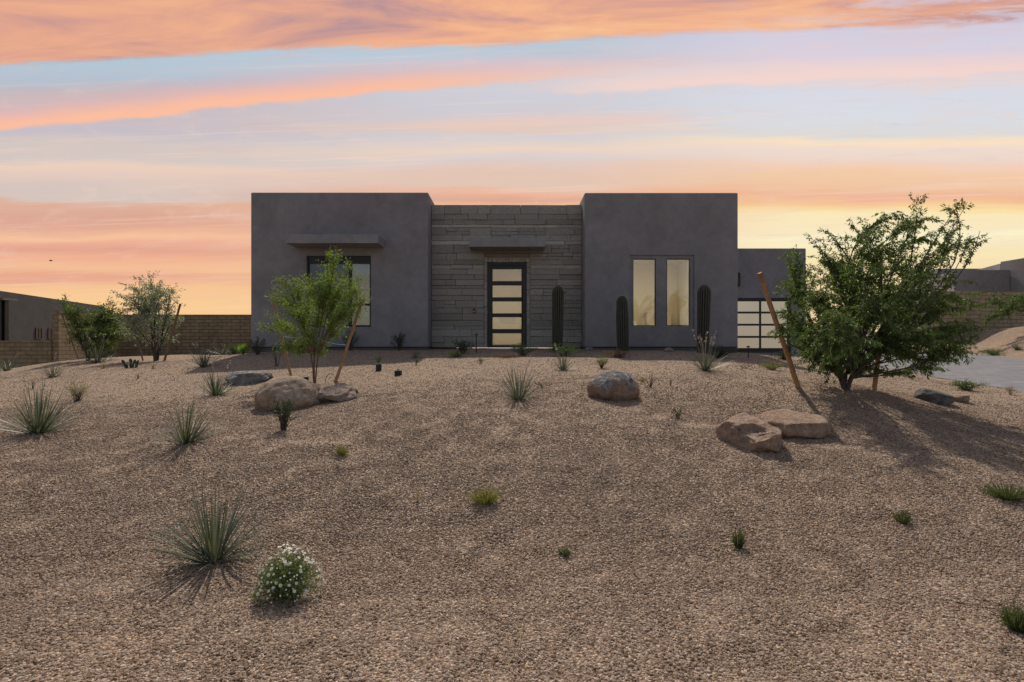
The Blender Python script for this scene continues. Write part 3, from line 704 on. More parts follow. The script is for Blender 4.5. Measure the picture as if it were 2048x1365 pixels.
B6=m_boulder('boulder_pink',(.25,.155,.11),(.33,.23,.16),(.40,.31,.23),(.08,.08,.085),.60)
gB='landscape boulders set in the gravel'
boulder(498,632,752,828,.8,B1,'largest brown rounded boulder in front of the left staked tree',3,[((.3,-.7,.5),.88)],.10,group=gB)
boulder(622,712,767,808,.9,B2,'low grey-brown boulder touching the right side of the largest boulder',5,[((.1,-.5,.7),.62)],.2,group=gB)
boulder(444,533,742,770,.8,B3,'flat pale grey boulder behind the largest boulder beside a yucca',8,[((0,-.2,1),.7),((.3,-.9,.0),.66),((-.5,-.6,.5),.8)],.2,group=gB)
boulder(1177,1284,741,806,.9,B4,'round grey and rust boulder standing alone right of centre',12,[((.35,-.9,.0),.92)],.075,group=gB)
boulder(1452,1598,830,908,1.05,B5,'angular tan slab boulder with a hollow, nearest on the right',21,[((-.02,-.42,.9),.36),((.85,-.5,-.1),.62),((-.85,-.5,.05),.72),((.1,-1,-.1),.80),((.62,-.1,.78),.44),((-.5,.5,.6),.75)],.21,rot=.10,hollow=[((-.34,-.55,.16),.40,.24)],group=gB)
boulder(1522,1672,824,880,.75,B6,'pinkish boulder with dark front tucked behind the angular slab',26,[((.05,-.35,.93),.50),((.2,-.95,.1),.74)],.13,group=gB)
boulder(1846,1918,777,813,.9,m_boulder('boulder_dark',(.07,.068,.066),(.13,.125,.12),(.24,.225,.21),(.08,.08,.08),.6),'dark grey boulder on the mound beneath the big tree',31,[((.4,-.3,.8),.66)],.18,group=gB)
boulder(1900,1944,789,806,.8,B1,'thin brown rock half buried right of the dark grey boulder',35,[((0,0,1),.6)],.2,group=gB)
boulder(1112,1132,694,704,.8,B3,'small round grey stone near the saguaro by the stone wall',40,name='cobble',cat='stone',sub=3)
boulder(1169,1188,694,703,.8,B3,'small grey stone at the corner of the right block',41,name='cobble',cat='stone',sub=3)
boulder(1328,1348,695,705,.8,B2,'small grey-green stone under the twin windows',42,name='cobble',cat='stone',sub=3)
boulder(1232,1244,694,702,.8,B3,'tiny stone at the foot of the shortest saguaro',43,name='cobble',cat='stone',sub=3)
boulder(604,620,760,768,.8,B1,'small brown stone at the foot of the left staked tree',44,name='cobble',cat='stone',sub=3)

# ------------------------------------------------------------------ saguaros
def saguaro(px,pytop,pxw,D,label,seed,pinch=.9):
    x=(px-CX)/F*D; zb=h1(x,D)-.05; zt=(HY-pytop)/F*D; Ht=zt-zb; Rm=pxw/2*D/F
    r=empty('saguaro_cactus',(x,D,zb),seed,label,'cactus','young saguaros in front of the house'); r.rotation_euler=(0,math.radians({2:.8,5:-1.1,9:1.3}[seed]),0)
    nr=16; per=8; na=nr*per; nz=56; mb=MB(); vs=[];fs=[];rnd=random.Random(seed); cs=[]
    def R(t):
        b=Rm*(pinch+(1-pinch)*min(1,t/.35)) 
        b*=1+.045*math.sin(t*6+seed)+.02*math.sin(t*17+seed*2)
        hd=1-t*Ht/Ht; dome=Rm*1.5/Ht
        if t>1-dome: b*=math.sqrt(max(0,1-((t-(1-dome))/dome)**2.2))
        return b
    for i in range(nz+1):
        t=i/nz; t=1-(1-t)**1.25
        for k in range(na):
            th=2*PI*k/na; ph=(k%per)/per; rib=abs(math.cos(PI*ph))
            rr=R(t)*(1-.24*(1-rib**.9))
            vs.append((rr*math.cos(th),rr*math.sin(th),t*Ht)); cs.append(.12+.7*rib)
    for i in range(nz):
        for k in range(na):
            k2=(k+1)%na; fs.append((i*na+k,i*na+k2,(i+1)*na+k2,(i+1)*na+k))
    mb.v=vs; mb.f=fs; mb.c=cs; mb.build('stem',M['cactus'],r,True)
    sp=MB()
    for k in range(nr):
        th=2*PI*k/nr; n=int(Ht/.026)
        for i in range(n):
            t=(i+rnd.random()*.5)/n
            if t>.985: continue
            rr=R(t); c=Vector((rr*math.cos(th),rr*math.sin(th),t*Ht))
            for q in range(4):
                a=th+rnd.uniform(-1.1,1.1); d=Vector((math.cos(a),math.sin(a),rnd.uniform(-.7,.9))).normalized()*rnd.uniform(.012,.026)
                s=Vector((-math.sin(a),math.cos(a),0))*.0011
                sp.add([c-s,c+s,c+d],[(0,1,2)])
    sp.build('spines',M['spine'],r)
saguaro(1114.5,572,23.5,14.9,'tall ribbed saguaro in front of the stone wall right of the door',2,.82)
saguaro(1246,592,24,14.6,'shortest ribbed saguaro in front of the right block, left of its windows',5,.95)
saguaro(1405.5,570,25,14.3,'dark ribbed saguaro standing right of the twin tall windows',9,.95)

# ------------------------------------------------------------------ plants
def leafq(mb,p,d,L,w,tn,side=None,fold=.25):
    d=d.normalized()
    s=side if side is not None else d.cross(Vector((random.uniform(-1,1),random.uniform(-1,1),random.uniform(-1,1))))
    if s.length<1e-4: s=Vector((1,0,0))
    s=(s-d*s.dot(d)).normalized(); n=d.cross(s)*fold*w
    mb.add([p,p+d*L*.45+s*w/2-n,p+d*L,p+d*L*.45-s*w/2-n],[(0,1,2),(0,2,3)],tn)
def rv(rnd,s=1): 
    while True:
        v=Vector((rnd.uniform(-1,1),rnd.uniform(-1,1),rnd.uniform(-1,1)))
        if 0.01<v.length<=1: return v*s
def yucca(px,py,wpx,hpx,n,label,seed,stalks=0,mat='yucca',lean=0,D=None):
    rnd=random.Random(seed); g=G(px,py) if D is None else P(px,py,D); g.z=h1(g.x,g.y); sc=g.y/F
    W=wpx/2*sc*1.15; Hh=hpx*sc*1.08; n=int(n*1.02)
    r=empty('red_yucca',g,0,label,'yucca','red yuccas planted in the gravel')
    mb=MB()
    for i in range(n):
        az=rnd.uniform(0,2*PI); q=rnd.random()**.78; el=math.radians(86-70*q)       # upright inner leaves, splayed outer ones
        L=1/math.sqrt((math.cos(el)/(W*1.28))**2+(math.sin(el)/(Hh*1.02))**2)*rnd.uniform(.72,1.08)
        base=Vector((math.cos(az),math.sin(az),0))*rnd.uniform(.0,.045*Hh/.5); base.z=-.02
        d=Vector((math.cos(az)*math.cos(el),math.sin(az)*math.cos(el),math.sin(el)))
        sd=Vector((-math.sin(az),math.cos(az),0)); w=.0155*(Hh/.5)**.5*rnd.uniform(.75,1.25); w=max(w,sc*1.3)
        curve=rnd.uniform(-.16,.10); nseg=4; pr=None; vs=[]; 
        for k in range(nseg+1):
            t=k/nseg; c=base+d*L*t+Vector((0,0,curve*L*t*t))+Vector((math.cos(az),math.sin(az),0))*(-curve*.3*L*t*t)
            ww=w*(1-t)**.6*(.75+.6*t if t<.4 else 1) if k<nseg else .0006
            nn_=d.cross(sd).normalized()*ww*.3
            vs+= [c-sd*ww/2,c+nn_,c+sd*ww/2]
        fs=[]
        for k in range(nseg):
            a=k*3; fs+=[(a,a+1,a+4,a+3),(a+1,a+2,a+5,a+4)]
        tn=min(1,max(0,rnd.gauss(.5,.25))); mb.add(vs,fs,tn)
    mb.build('leaves',M[mat],r)
    if stalks:
        st=MB()
        for i in range(stalks):
            az=rnd.uniform(0,2*PI); q=rnd.uniform(.1,.5); d=Vector((math.cos(az)*q,math.sin(az)*q,1)); L=Hh*rnd.uniform(1.0,1.35)
            ps=[d*L*t+Vector((0,0,0))+Vector((math.cos(az),math.sin(az),-.3))*(.12*L*t*t) for t in (0,.35,.7,1)]
            st.tube(ps,[.004,.0035,.003,.002],4,.3)
            for k in range(14):
                t=rnd.uniform(.75,1); p=ps[2].lerp(ps[3],(t-.7)/.3); leafq(st,p,rv(rnd)+Vector((0,0,.3)),.035,.016,rnd.uniform(.5,1))
        st.build('flower_stalks',M['stalk'],r)
    return r
yucca(427,1120,205,150,125,'large red yucca in the near left foreground casting a shadow',11)
yucca(76,866,135,100,125,'big dense red yucca near the left edge beside a yellow shrub',12,2)
yucca(372,886,112,92,95,'red yucca in the left middle with upright stiff leaves',13)
yucca(432,791,76,62,85,'red yucca in front of the flat pale grey boulder',14,2)
yucca(407,734,64,46,80,'red yucca with arching leaves between the boulder and the long block wall',15,3)
yucca(194,726,62,46,70,'red yucca in front of the dark leaning shrub at far left',16,4)
yucca(105,755,46,38,62,'spiky red yucca on the crest before the low left wall',17,1)
yucca(14,742,48,30,55,'small red yucca cut by the left edge of the picture',18,1)
yucca(1037,800,92,76,75,'sparse red yucca alone in the gravel below the front door',19,1)
yucca(1125,741,44,42,75,'compact red yucca below the saguaro by the stone wall',20,2)
yucca(1410,741,84,58,80,'red yucca with pinkish flower stalks below the right saguaro',21,9)
yucca(832,717,34,22,50,'small dark yucca in the shade below the left block',22)
yucca(2034,700,30,16,45,'small yucca on the gravel mound at the right edge',23)
yucca(447,709,66,20,45,'low spreading yucca at the foot of the long block wall',24,2)

def shrub(px,py,wpx,hpx,mat,label,seed,nst=26,nlf=900,leaf=(.03,.012),up=.5,name='shrub',cat='shrub',group='desert shrubs dotted over the gravel',bark='bark',dense=0,D=None,flowers=0,g=None):
    rnd=random.Random(seed)
    if g is None: g=G(px,py) if D is None else P(px,py,D)
    g.z=h1(g.x,g.y)-.01; sc=g.y/F
    W=wpx/2*sc*1.15; Hh=hpx*sc*1.15
    r=empty(name,g,0,label,cat,group); st=MB(); lf=MB(); tips=[]
    L0=max(leaf[0],sc*2.6); w0=max(leaf[1],sc*1.1)
    for i in range(nst):
        az=rnd.uniform(0,2*PI); rad=math.sqrt(rnd.random()); hh=math.sqrt(max(0,1-rad*rad*.75))*rnd.uniform(.72,1.05)
        tip=Vector((math.cos(az)*rad*W,math.sin(az)*rad*W*.8,Hh*hh*.97)); mid=Vector((tip.x*.35,tip.y*.35,tip.z*.55))+rv(rnd,.06*Hh)
        b0=Vector((rnd.uniform(-.03,.03),rnd.uniform(-.03,.03),-.03))
        ps=[b0,b0.lerp(mid,.5),mid,mid.lerp(tip,.5)+rv(rnd,.05*Hh),tip]
        st.tube(ps,[.0065*Hh/.4+.001,.005*Hh/.4+.001,.003,.002,.0012],4,rnd.random())
        for k in range(nlf//nst):
            t=rnd.uniform(.12 if dense else .3,1)**.7; a=t*4; ii=min(3,int(a)); p=ps[ii].lerp(ps[ii+1],a-ii)+rv(rnd,.10*W+.02)
            if p.z<.004: p.z=.004+rnd.random()*.02
            d=rv(rnd)+Vector((math.cos(az)*.4,math.sin(az)*.4,up)); leafq(lf,p,d,L0*rnd.uniform(.6,1.25),w0*rnd.uniform(.7,1.2),rnd.random()**1.2)
        tips.append(tip)
    st.build('stems',M[bark],r); lf.build('leaves',M[mat],r)
    if flowers:
        fl=MB()
        for i in range(flowers):
            az=rnd.uniform(0,2*PI); rad=math.sqrt(rnd.random()); hh=math.sqrt(max(0,1-rad*rad*.8))
            c=Vector((math.cos(az)*rad*W,math.sin(az)*rad*W*.8,Hh*hh*1.0)); s=max(.018,sc*1.2)
            fl.add([c+Vector((math.cos(a)*s*.5,math.sin(a)*s*.4,math.sin(a)*s*.35)) for a in [k*PI/3 for k in range(6)]],[(0,1,2,3,4,5)],rnd.random())
        fl.build('blossoms',M['petal'],r)
    return r
shrub(569,860,52,66,'leaf_dark','dark green upright shrub in front of the largest boulder',50,30,800,(.028,.012))
shrub(154,803,52,38,'leaf_yellow','yellow-green twiggy shrub right of the big left yucca',51,30,700,(.02,.01))
shrub(799,699,32,36,'leaf_dark','round dark shrub against the left block right of its window',52,24,900,(.03,.014))
shrub(702,700,34,42,'leaf_dark','dark shrub against the left block behind the leaning stake',53,24,900,(.03,.014))
shrub(622,702,30,36,'leaf_dark','dark shrub under the left window behind the young tree trunk',54,24,700,(.03,.014))
shrub(515,710,34,36,'leaf_dark','dark shrub at the left front corner of the house',55,22,800,(.03,.014))
shrub(486,707,22,18,'leaf_bright','bright lime green shrub just left of the house corner',56,22,700,(.04,.02))
shrub(467,708,30,20,'leaf_mid','mid green shrub beside the lime green one at the block wall',57,22,600,(.03,.014))
shrub(552,733,26,46,'leaf_mid','thin sapling with few leaves at the edge of the house shadow',58,5,130,(.035,.014))
shrub(925,708,54,27,'leaf_dark','dark bushy shrub left of the front door below the doorbell',59,34,1300,(.035,.012),dense=1)
shrub(915,715,56,12,'leaf_mid','low green spreading plant at the sunlit edge left of the door',60,30,700,(.03,.013),dense=1,name='ground_cover_plant')
shrub(1046,712,52,25,'leaf_mid','loose green shrub in front of the bottom of the door',61,30,900,(.035,.013))
shrub(1014,716,60,7,'leaf_red','low reddish dry plant in front of the door shrub',62,26,500,(.03,.01),dense=1,name='dry_plant')
shrub(1128,713,84,22,'leaf_mid','wide low green shrub at the foot of the saguaro by the stone wall',63,44,1500,(.035,.013),dense=1)
shrub(1238,716,58,17,'leaf_red','reddish brown dry shrub at the foot of the shortest saguaro',64,34,1000,(.03,.01),dense=1,name='dry_plant')
shrub(1204,737,26,26,'leaf_yellow','small yellow-green shrub above the round boulder',65,22,450,(.025,.012))
shrub(1442,717,66,26,'leaf_dark','dark green mounded shrub at the right corner of the house',66,50,2200,(.035,.013),dense=1)
shrub(1568,720,56,18,'leaf_dark','dark low shrub at the edge of the driveway by the garage',67,34,1200,(.035,.012),dense=1)
shrub(1545,740,52,18,'leaf_yellow','yellow-green low shrub left of the leaning front stake',68,30,800,(.028,.012),dense=1)
shrub(1932,781,66,20,'leaf_mid','low flowering plant with white blossoms beside the driveway edge',69,40,1400,(.03,.012),dense=1,flowers=70,name='flowering_plant',cat='plant')
shrub(1722,752,60,30,'leaf_mid','white flowering plant behind the big tree trunk near the driveway',70,36,900,(.03,.012),dense=1,flowers=40,name='flowering_plant',cat='plant')
shrub(1990,711,58,12,'leaf_mid','low green spreading shrub along the far side of the driveway',71,34,1000,(.04,.016),dense=1)
shrub(2022,790,20,18,'leaf_dry','small dry weed at the driveway edge at far right',72,10,160,(.025,.01),name='dry_plant')
shrub(1355,838,38,24,'leaf_dark','tiny sparse dark sprig between the round and angular boulders',73,10,130,(.022,.010),name='weed',cat='weed',group='small weeds in the gravel')
shrub(1300,775,40,34,'leaf_dry','wispy dry weed just right of the round boulder',74,9,60,(.02,.008),name='weed',cat='weed',group='small weeds in the gravel')
shrub(1086,776,40,14,'leaf_yellow','faint yellow weed right of the lone sparse yucca',75,10,90,(.02,.009),name='weed',cat='weed',group='small weeds in the gravel')
shrub(960,728,14,14,'leaf_mid','tiny green weed in the gravel left below the front door',76,8,120,(.02,.01),name='weed',cat='weed',group='small weeds in the gravel')
shrub(832,730,16,12,'leaf_mid','tiny weed just behind the right black spotlight',77,8,120,(.02,.01),name='weed',cat='weed',group='small weeds in the gravel')
shrub(276,758,18,10,'leaf_dry','tiny dry weed in the gravel below the prickly pear',78,8,90,(.02,.01),name='weed',cat='weed',group='small weeds in the gravel')
shrub(207,738,22,10,'leaf_dry','small dry weed below the yucca at the dark leaning shrub',79,8,90,(.02,.01),name='weed',cat='weed',group='small weeds in the gravel')
shrub(305,738,18,10,'leaf_dry','tiny dry weed right of the prickly pear',80,8,80,(.02,.01),name='weed',cat='weed',group='small weeds in the gravel')
shrub(66,778,14,24,'leaf_dry','brown dry tuft above the big yucca at the left edge',81,8,90,(.02,.01),name='weed',cat='weed',group='small weeds in the gravel')
shrub(756,728,18,16,'leaf_mid','green weed just behind the left black spotlight',82,9,140,(.02,.01),name='weed',cat='weed',group='small weeds in the gravel')
shrub(610,768,10,14,'leaf_mid','tiny sprout between the largest boulder and the young trunk',83,5,60,(.02,.01),name='weed',cat='weed',group='small weeds in the gravel')
shrub(1492,738,50,12,'leaf_red','thin reddish twigs lying right of the stalked yucca',84,14,60,(.02,.006),name='dry_plant')

def tuft(px,py,wpx,hpx,n,mat,label,seed,name='grass_tuft',cat='grass tuft'):
    rnd=random.Random(seed); g=G(px,py); g.z=h1(g.x,g.y)-.005; sc=g.y/F; W=wpx/2*sc; Hh=hpx*sc; mb=MB()
    for i in range(n):
        az=rnd.uniform(0,2*PI); rad=math.sqrt(rnd.random()); 
        b=Vector((math.cos(az)*rad*W*.45,math.sin(az)*rad*W*.35,0)); d=Vector((math.cos(az)*rad*W*.95,math.sin(az)*rad*W*.8,Hh*rnd.uniform(.35,1.1)*(1-.35*rad)))
        s=d.cross(Vector((rnd.uniform(-1,1),rnd.uniform(-1,1),.2))).normalized()*rnd.uniform(.0014,.003)
        m=b+d*.5+Vector((0,0,Hh*.06)); tn=rnd.random()
        mb.add([b-s,b+s,m+s,m-s,b+d],[(0,1,2,3),(3,2,4)],tn)
        for k in range(2):
            leafq(mb,b+d*rnd.uniform(.3,.95),d.normalized()*.6+rv(rnd,.6),max(.016,sc*2),.004+sc*.5,rnd.random())
    o=mb.build(name,M[mat],loc=None); o.location=g
    return tag(o,label,cat,'small tufts growing on the slope')
tuft(971,1007,58,44,240,'leaf_yellow','yellow-green twiggy tuft in the centre foreground',90)
tuft(684,912,22,32,110,'leaf_yellow','small straw-green tuft left of centre in the gravel',91)
tuft(1131,1113,24,24,80,'leaf_tuft','tiny green tuft right of centre in the near gravel',92)
tuft(1477,1096,26,52,120,'leaf_tuft','narrow upright green tuft with a shadow at lower right',93)
tuft(1806,1047,34,36,120,'leaf_tuft','small green tuft at right, halfway to the wide grass clump',94)
tuft(2016,997,78,38,420,'leaf_tuft','wide bright grass clump at the right edge below the tree shadow',95)
tuft(2038,1262,60,70,260,'leaf_tuft','tall green weed cut by the right edge in the near foreground',96)
tuft(1285,764,10,14,40,'leaf_dry','short dry twig tuft above right of the round boulder',97)
tuft(1341,772,6,26,16,'leaf_red','single dry upright stalk right of the round boulder',98)
tuft(836,1002,8,40,10,'leaf_dry','thin dry straw standing left of the centre tuft',99)

# white daisy bush
def daisy():
    rnd=random.Random(5); g=G(576,1196); g.z=h1(g.x,g.y)-.01; sc=g.y/F; W=70*sc; Hh=100*sc
    r=empty('daisy_bush',g,0,'rounded bush covered in white daisies in the near left foreground','bush')
    st=MB(); lf=MB()
    for i in range(210):
        az=rnd.uniform(0,2*PI); sn=rnd.uniform(.03,1)**.8; rad=math.sqrt(1-sn*sn); hh=sn
        tip=Vector((math.cos(az)*rad*W,math.sin(az)*rad*W*.85,Hh*hh*rnd.uniform(.8,1)))
        ps=[Vector((0,0,-.02))+rv(rnd,.02),tip*.5+Vector((0,0,.04))+rv(rnd,.02),tip]
        st.tube(ps,[.0022,.0018,.001],3,rnd.random())
        for k in range(26):
            t=rnd.uniform(.25,1); p=ps[0].lerp(ps[1],t*2) if t<.5 else ps[1].lerp(ps[2],t*2-1)
            leafq(lf,p+rv(rnd,.012),rv(rnd)+Vector((0,0,.7)),rnd.uniform(.018,.034),rnd.uniform(.003,.0055),rnd.random())
    st.build('stems',M['leaf_mid'],r); lf.build('leaves',M['leaf_daisy'],r)
    fm=MB(); 
    for k in range(9):
        a=2*PI*k/9; d=Vector((math.cos(a),math.sin(a),.12)); s=Vector((-math.sin(a),math.cos(a),0))
        fm.add([d*.003,d*.009+s*.0034,d*.0155+s*.002,d*.0155-s*.002,d*.009-s*.0034],[(0,1,2,3,4)],rnd.random())
    em=MB(); em.add([(0,0,.004)]+[(math.cos(2*PI*k/8)*.0042,math.sin(2*PI*k/8)*.0042,.001) for k in range(8)],[(0,1+k,1+(k+1)%8) for k in range(8)])
    first=None; cs_=[]
    for i in range(96):
        az=rnd.uniform(0,2*PI); sn=rnd.uniform(.08,1)**.8; cn=math.sqrt(1-sn*sn); k=rnd.uniform(.93,1.06)
        c=Vector((math.cos(az)*cn*W*k,math.sin(az)*cn*W*.85*k,Hh*sn*k+.012)); nrm=Vector((math.cos(az)*cn,math.sin(az)*cn-.15,sn*.8+.25)).normalized()+rv(rnd,.35)
        if first is None:
            first=fm.build('flower',M['petal'],r); eye=em.build('eye',M['flower_eye'],first); f=first
        else:
            f=first.copy(); COL.objects.link(f); f.parent=r; e=eye.copy(); COL.objects.link(e); e.parent=f
        cs_.append(c); f.location=c; f.rotation_euler=nrm.to_track_quat('Z','Y').to_euler(); s=rnd.uniform(.5,.82); f.scale=(s,s,s)
    ex=MB()
    for i in range(170):
        az=rnd.uniform(0,2*PI); sn=rnd.uniform(.1,1)**.8; cn=math.sqrt(1-sn*sn); k=rnd.uniform(.9,1.1)
        c=Vector((math.cos(az)*cn*W*k,math.sin(az)*cn*W*.85*k,Hh*sn*k+.014)); nr=(Vector((math.cos(az)*cn,math.sin(az)*cn-.15,sn*.8+.25)).normalized()+rv(rnd,.5)).normalized()
        a=nr.orthogonal().normalized(); b=nr.cross(a); sz=rnd.uniform(.005,.009); vs=[c]
        for q in range(14):
            rr=sz*(1 if q%2 else .45); th=2*PI*q/14; vs.append(c+(a*math.cos(th)+b*math.sin(th))*rr)
        ex.add(vs,[(0,1+q,1+(q+1)%14) for q in range(14)],rnd.random())
    o=ex.build('small_blossoms',M['petal'],r); o['kind']='stuff'
daisy()

# prickly pear
def prickly():
    g=G(262,736); g.z=h1(g.x,g.y); r=empty('prickly_pear',g,0,'small dark prickly pear in front of the staked shrubs at left','cactus'); rnd=random.Random(8); r.scale=(.78,.78,.78)
    sc=g.y/F
    def pad(c,az,tilt,a,b):
        bm=bmesh.new(); bmesh.ops.create_uvsphere(bm,u_segments=16,v_segments=10,radius=1)
        mt=Matrix.Translation(c)@Matrix.Rotation(az,4,'Z')@Matrix.Rotation(tilt,4,'Y')@Matrix.Translation((0,0,b))@Matrix.Diagonal((a,.018,b,1))
        bm.transform(mt); me=bpy.data.meshes.new('pad'); bm.to_mesh(me); bm.free(); me.materials.append(M['leaf_dark'])
        me.attributes.new('tone','FLOAT','POINT').data.foreach_set('value',[rnd.uniform(.2,.8)]*len(me.vertices))
        me.polygons.foreach_set('use_smooth',[True]*len(me.polygons)); link(bpy.data.objects.new('pad',me),r)
        return mt@Vector((0,0,1))
    for i,(dx,t) in enumerate([(-.10,-.4),(-.02,-.1),(.07,.3),(.16,.55),(0,.05)]):
        a=pad(Vector((dx,rnd.uniform(-.05,.05),-.02)),rnd.uniform(-.5,.5),t,.052,.085); pad(a,rnd.uniform(-.6,.6),t*.5+rnd.uniform(-.5,.5),.045,.07)
        if i%2: pad(a,rnd.uniform(-.6,.6),-t+rnd.uniform(-.3,.3),.038,.06)
prickly()

# ------------------------------------------------------------------ trees
def tree(base,clumps,label,leafmat,barkmat,seed,name='mesquite_tree',cat='tree',group=None,fork=.25,stems=3,r0=.035,leafL=.075,leafW=.02,droop=.5,nleaf=26,tw=1.0,off=.03,tm=1.0):
    rnd=random.Random(seed); g=base.copy(); r=empty(name,g,0,label,cat,group)
    tk=MB(); lf=MB()
    forks=[]
    for i in range(stems):
        az=2*PI*i/stems+rnd.uniform(-.4,.4); f=Vector((math.cos(az)*.10,math.sin(az)*.10,fork*rnd.uniform(.8,1.3)))
        tk.tube([Vector((math.cos(az)*.015,math.sin(az)*.015,-.08)),f*.5+rv(rnd,.01),f],[r0,r0*.85,r0*.72],7,.5); forks.append(f)
    for (px,py,dD,rad,nt) in clumps:
        dD=dD*2.2+rnd.uniform(-.25,.25); c=P(px,py,g.y+dD)-g
        f=min(forks,key=lambda q:(q.xy-c.xy).length+rnd.random()*.15)
        n=7; side=rv(rnd,.20*(c-f).length); pts=[]
        for k in range(n+1):
            t=k/n; p=f.lerp(c,t)+side*math.sin(PI*t)+Vector((0,0,.10*(c-f).length*math.sin(PI*t)))+rv(rnd,.012)*(1 if 0<k<n else 0)
            if k==0: p=f-Vector((0,0,.02))
            pts.append(p)
        tk.tube(pts,[r0*.40*(1-k/n)**.9+.003 for k in range(n+1)],5,.5)
        for j in range(int(nt*tm)):
            t=rnd.uniform(.42,1); a=t*n; ii=min(n-1,int(a)); s=pts[ii].lerp(pts[ii+1],a-ii)
            out=rv(rnd); out.z=out.z*.8+.12
            if out.length<.45: out=out.normalized()*.6
            e=c+Vector((out.x*rad,out.y*rad,out.z*rad))
            if (e-s).length>rad*1.6: e=s+(e-s).normalized()*rad*1.6
            m=s.lerp(e,.5)+rv(rnd,.12*rad)+Vector((0,0,.08*rad)); e=e-Vector((0,0,droop*.18*rad))
            tp=[s,m,e]; tk.tube(tp,[.0035,.0024,.0012],3,.5)
            nl=int(nleaf*tw*max(.4,(e-s).length/.35)); 
            for q in range(nl):
                u=rnd.uniform(.05,1.06); p=(s.lerp(m,u*2) if u<.5 else m.lerp(e,u*2-1))+rv(rnd,off)
                dirn=(e-m).normalized()*.7+rv(rnd,.9)+Vector((0,0,-droop*rnd.random()))
                leafq(lf,p,dirn,leafL*rnd.uniform(.55,1.2),leafW*rnd.uniform(.7,1.25),min(1,max(0,rnd.gauss(.45,.25))))
    tk.build('trunk',M[barkmat],r,True); lf.build('crown',M[leafmat],r)
    print(label,'leaves',len(lf.f)//2); return r
gT=G(1692,780); print('big tree at',gT)
big=[ # column,row,depth offset,radius,twigs
 (1600,520,0,.28,14),(1625,480,.1,.24,13),(1700,450,0,.28,14),(1755,470,-.2,.30,18),(1790,425,.1,.26,14),(1832,402,.1,.20,9),(1850,440,0,.30,18),
 (1905,415,.1,.20,8),(1935,405,0,.14,6),(1900,470,0,.28,13),(1940,472,.1,.18,6),(1870,520,0,.30,16),(1900,505,.2,.24,10),(1680,520,.2,.36,24),(1740,540,-.3,.38,28),(1810,510,.2,.36,26),
 (1590,580,-.1,.28,18),(1640,590,-.3,.38,28),(1700,610,.3,.42,34),(1760,620,-.4,.44,36),(1830,590,.1,.42,32),(1880,620,.1,.38,30),(1910,690,.1,.36,28),(1850,670,-.3,.42,34),
 (1600,650,.1,.36,26),(1580,625,-.2,.26,14),(1560,660,-.2,.20,8),(1650,670,-.4,.42,34),(1720,680,.4,.42,32),(1780,690,-.2,.40,34),(1845,720,.1,.28,18),(1890,725,.1,.24,16),
 (1630,715,-.1,.28,22),(1660,735,-.3,.26,20),(1700,720,0,.32,20),(1935,650,.1,.26,16),(1925,700,.1,.22,12),(1575,555,0,.16,7),(1760,745,.1,.18,7),(1740,705,.3,.26,14),(1545,665,.1,.14,4),
 (1655,700,-.6,.34,20),(1705,690,-.7,.36,22),(1905,560,.1,.36,18),(1935,610,.1,.30,14),(1940,660,-.2,.26,12),(1575,515,.1,.22,8),(1660,470,.2,.28,12),(1850,560,-.3,.38,20),(1610,545,.2,.3,12),(1958,474,.1,.16,6),(1925,395,.1,.16,6),(1960,462,-.1,.2,5),(1920,440,.2,.24,9),(1875,470,.4,.26,12),(1640,640,-.6,.34,18),(1650,545,.4,.36,22),(1780,575,.5,.40,26),(1800,640,.5,.42,28),(1680,640,.5,.40,26),(1730,590,0,.40,26),(1620,690,.2,.30,20),(1860,750,.1,.12,4),(1740,500,.4,.3,12),(1820,450,.3,.26,12)]
tree(gT,big,'big bushy mesquite on the gravel mound at right, wind-swept crown between two stakes','leaf_mesq','bark',101,group='mesquite trees in the yard',fork=.22,stems=5,r0=.032,leafL=.070,leafW=.017,nleaf=34,droop=1.0,off=.022,tm=1.55)
gL=G(629,767); print('left tree at',gL)
left=[(668,512,0,.24,14),(655,540,.1,.28,18),(700,535,0,.22,11),(722,550,.1,.18,7),(625,570,-.2,.30,20),(680,580,.1,.32,22),(715,585,-.1,.26,16),(598,575,.1,.26,16),(572,560,0,.20,9),
 (600,705,0,.2,10),(640,705,.1,.18,9),(575,690,.1,.2,8),(558,600,0,.26,14),(590,625,-.2,.30,20),(640,630,.2,.34,24),(695,622,-.2,.32,22),(548,640,0,.22,11),(570,660,.1,.28,16),(620,670,-.1,.30,20),(668,660,.1,.28,18),(556,690,0,.14,6),(600,690,0,.22,12),(650,690,.1,.18,8),(528,655,0,.14,5),(722,605,0,.18,8),(543,575,0,.16,6),(640,600,0,.3,16),(610,610,.2,.3,14)]
tree(gL,left,'young light green tree with slim trunk between two stakes before the left window','leaf_young','bark_young',102,name='young_tree',group=None,fork=.55,stems=3,r0=.015,leafL=.050,leafW=.0155,nleaf=38,droop=.5,off=.07,tm=1.6)
g1=G(312,722); 
c1=[(300,558,0,.42,18),(275,580,.2,.46,20),(325,585,-.1,.44,18),(248,595,0,.42,16),(290,615,.2,.56,24),(348,605,0,.38,12),(345,578,0,.26,6),(255,635,0,.48,18),(310,645,-.2,.52,22),(352,640,0,.36,10),(280,675,.1,.42,14),(330,675,0,.40,14),(250,665,.1,.34,12),(306,590,.3,.5,16)]
tree(g1,c1,'silvery grey-green staked mesquite rising above the long block wall at left','leaf_grey','bark',103,group='mesquite trees in the yard',fork=.35,stems=4,r0=.045,leafL=.08,leafW=.028,nleaf=18,off=.06,tm=1.5,droop=.3)
g2=G(176,722); 
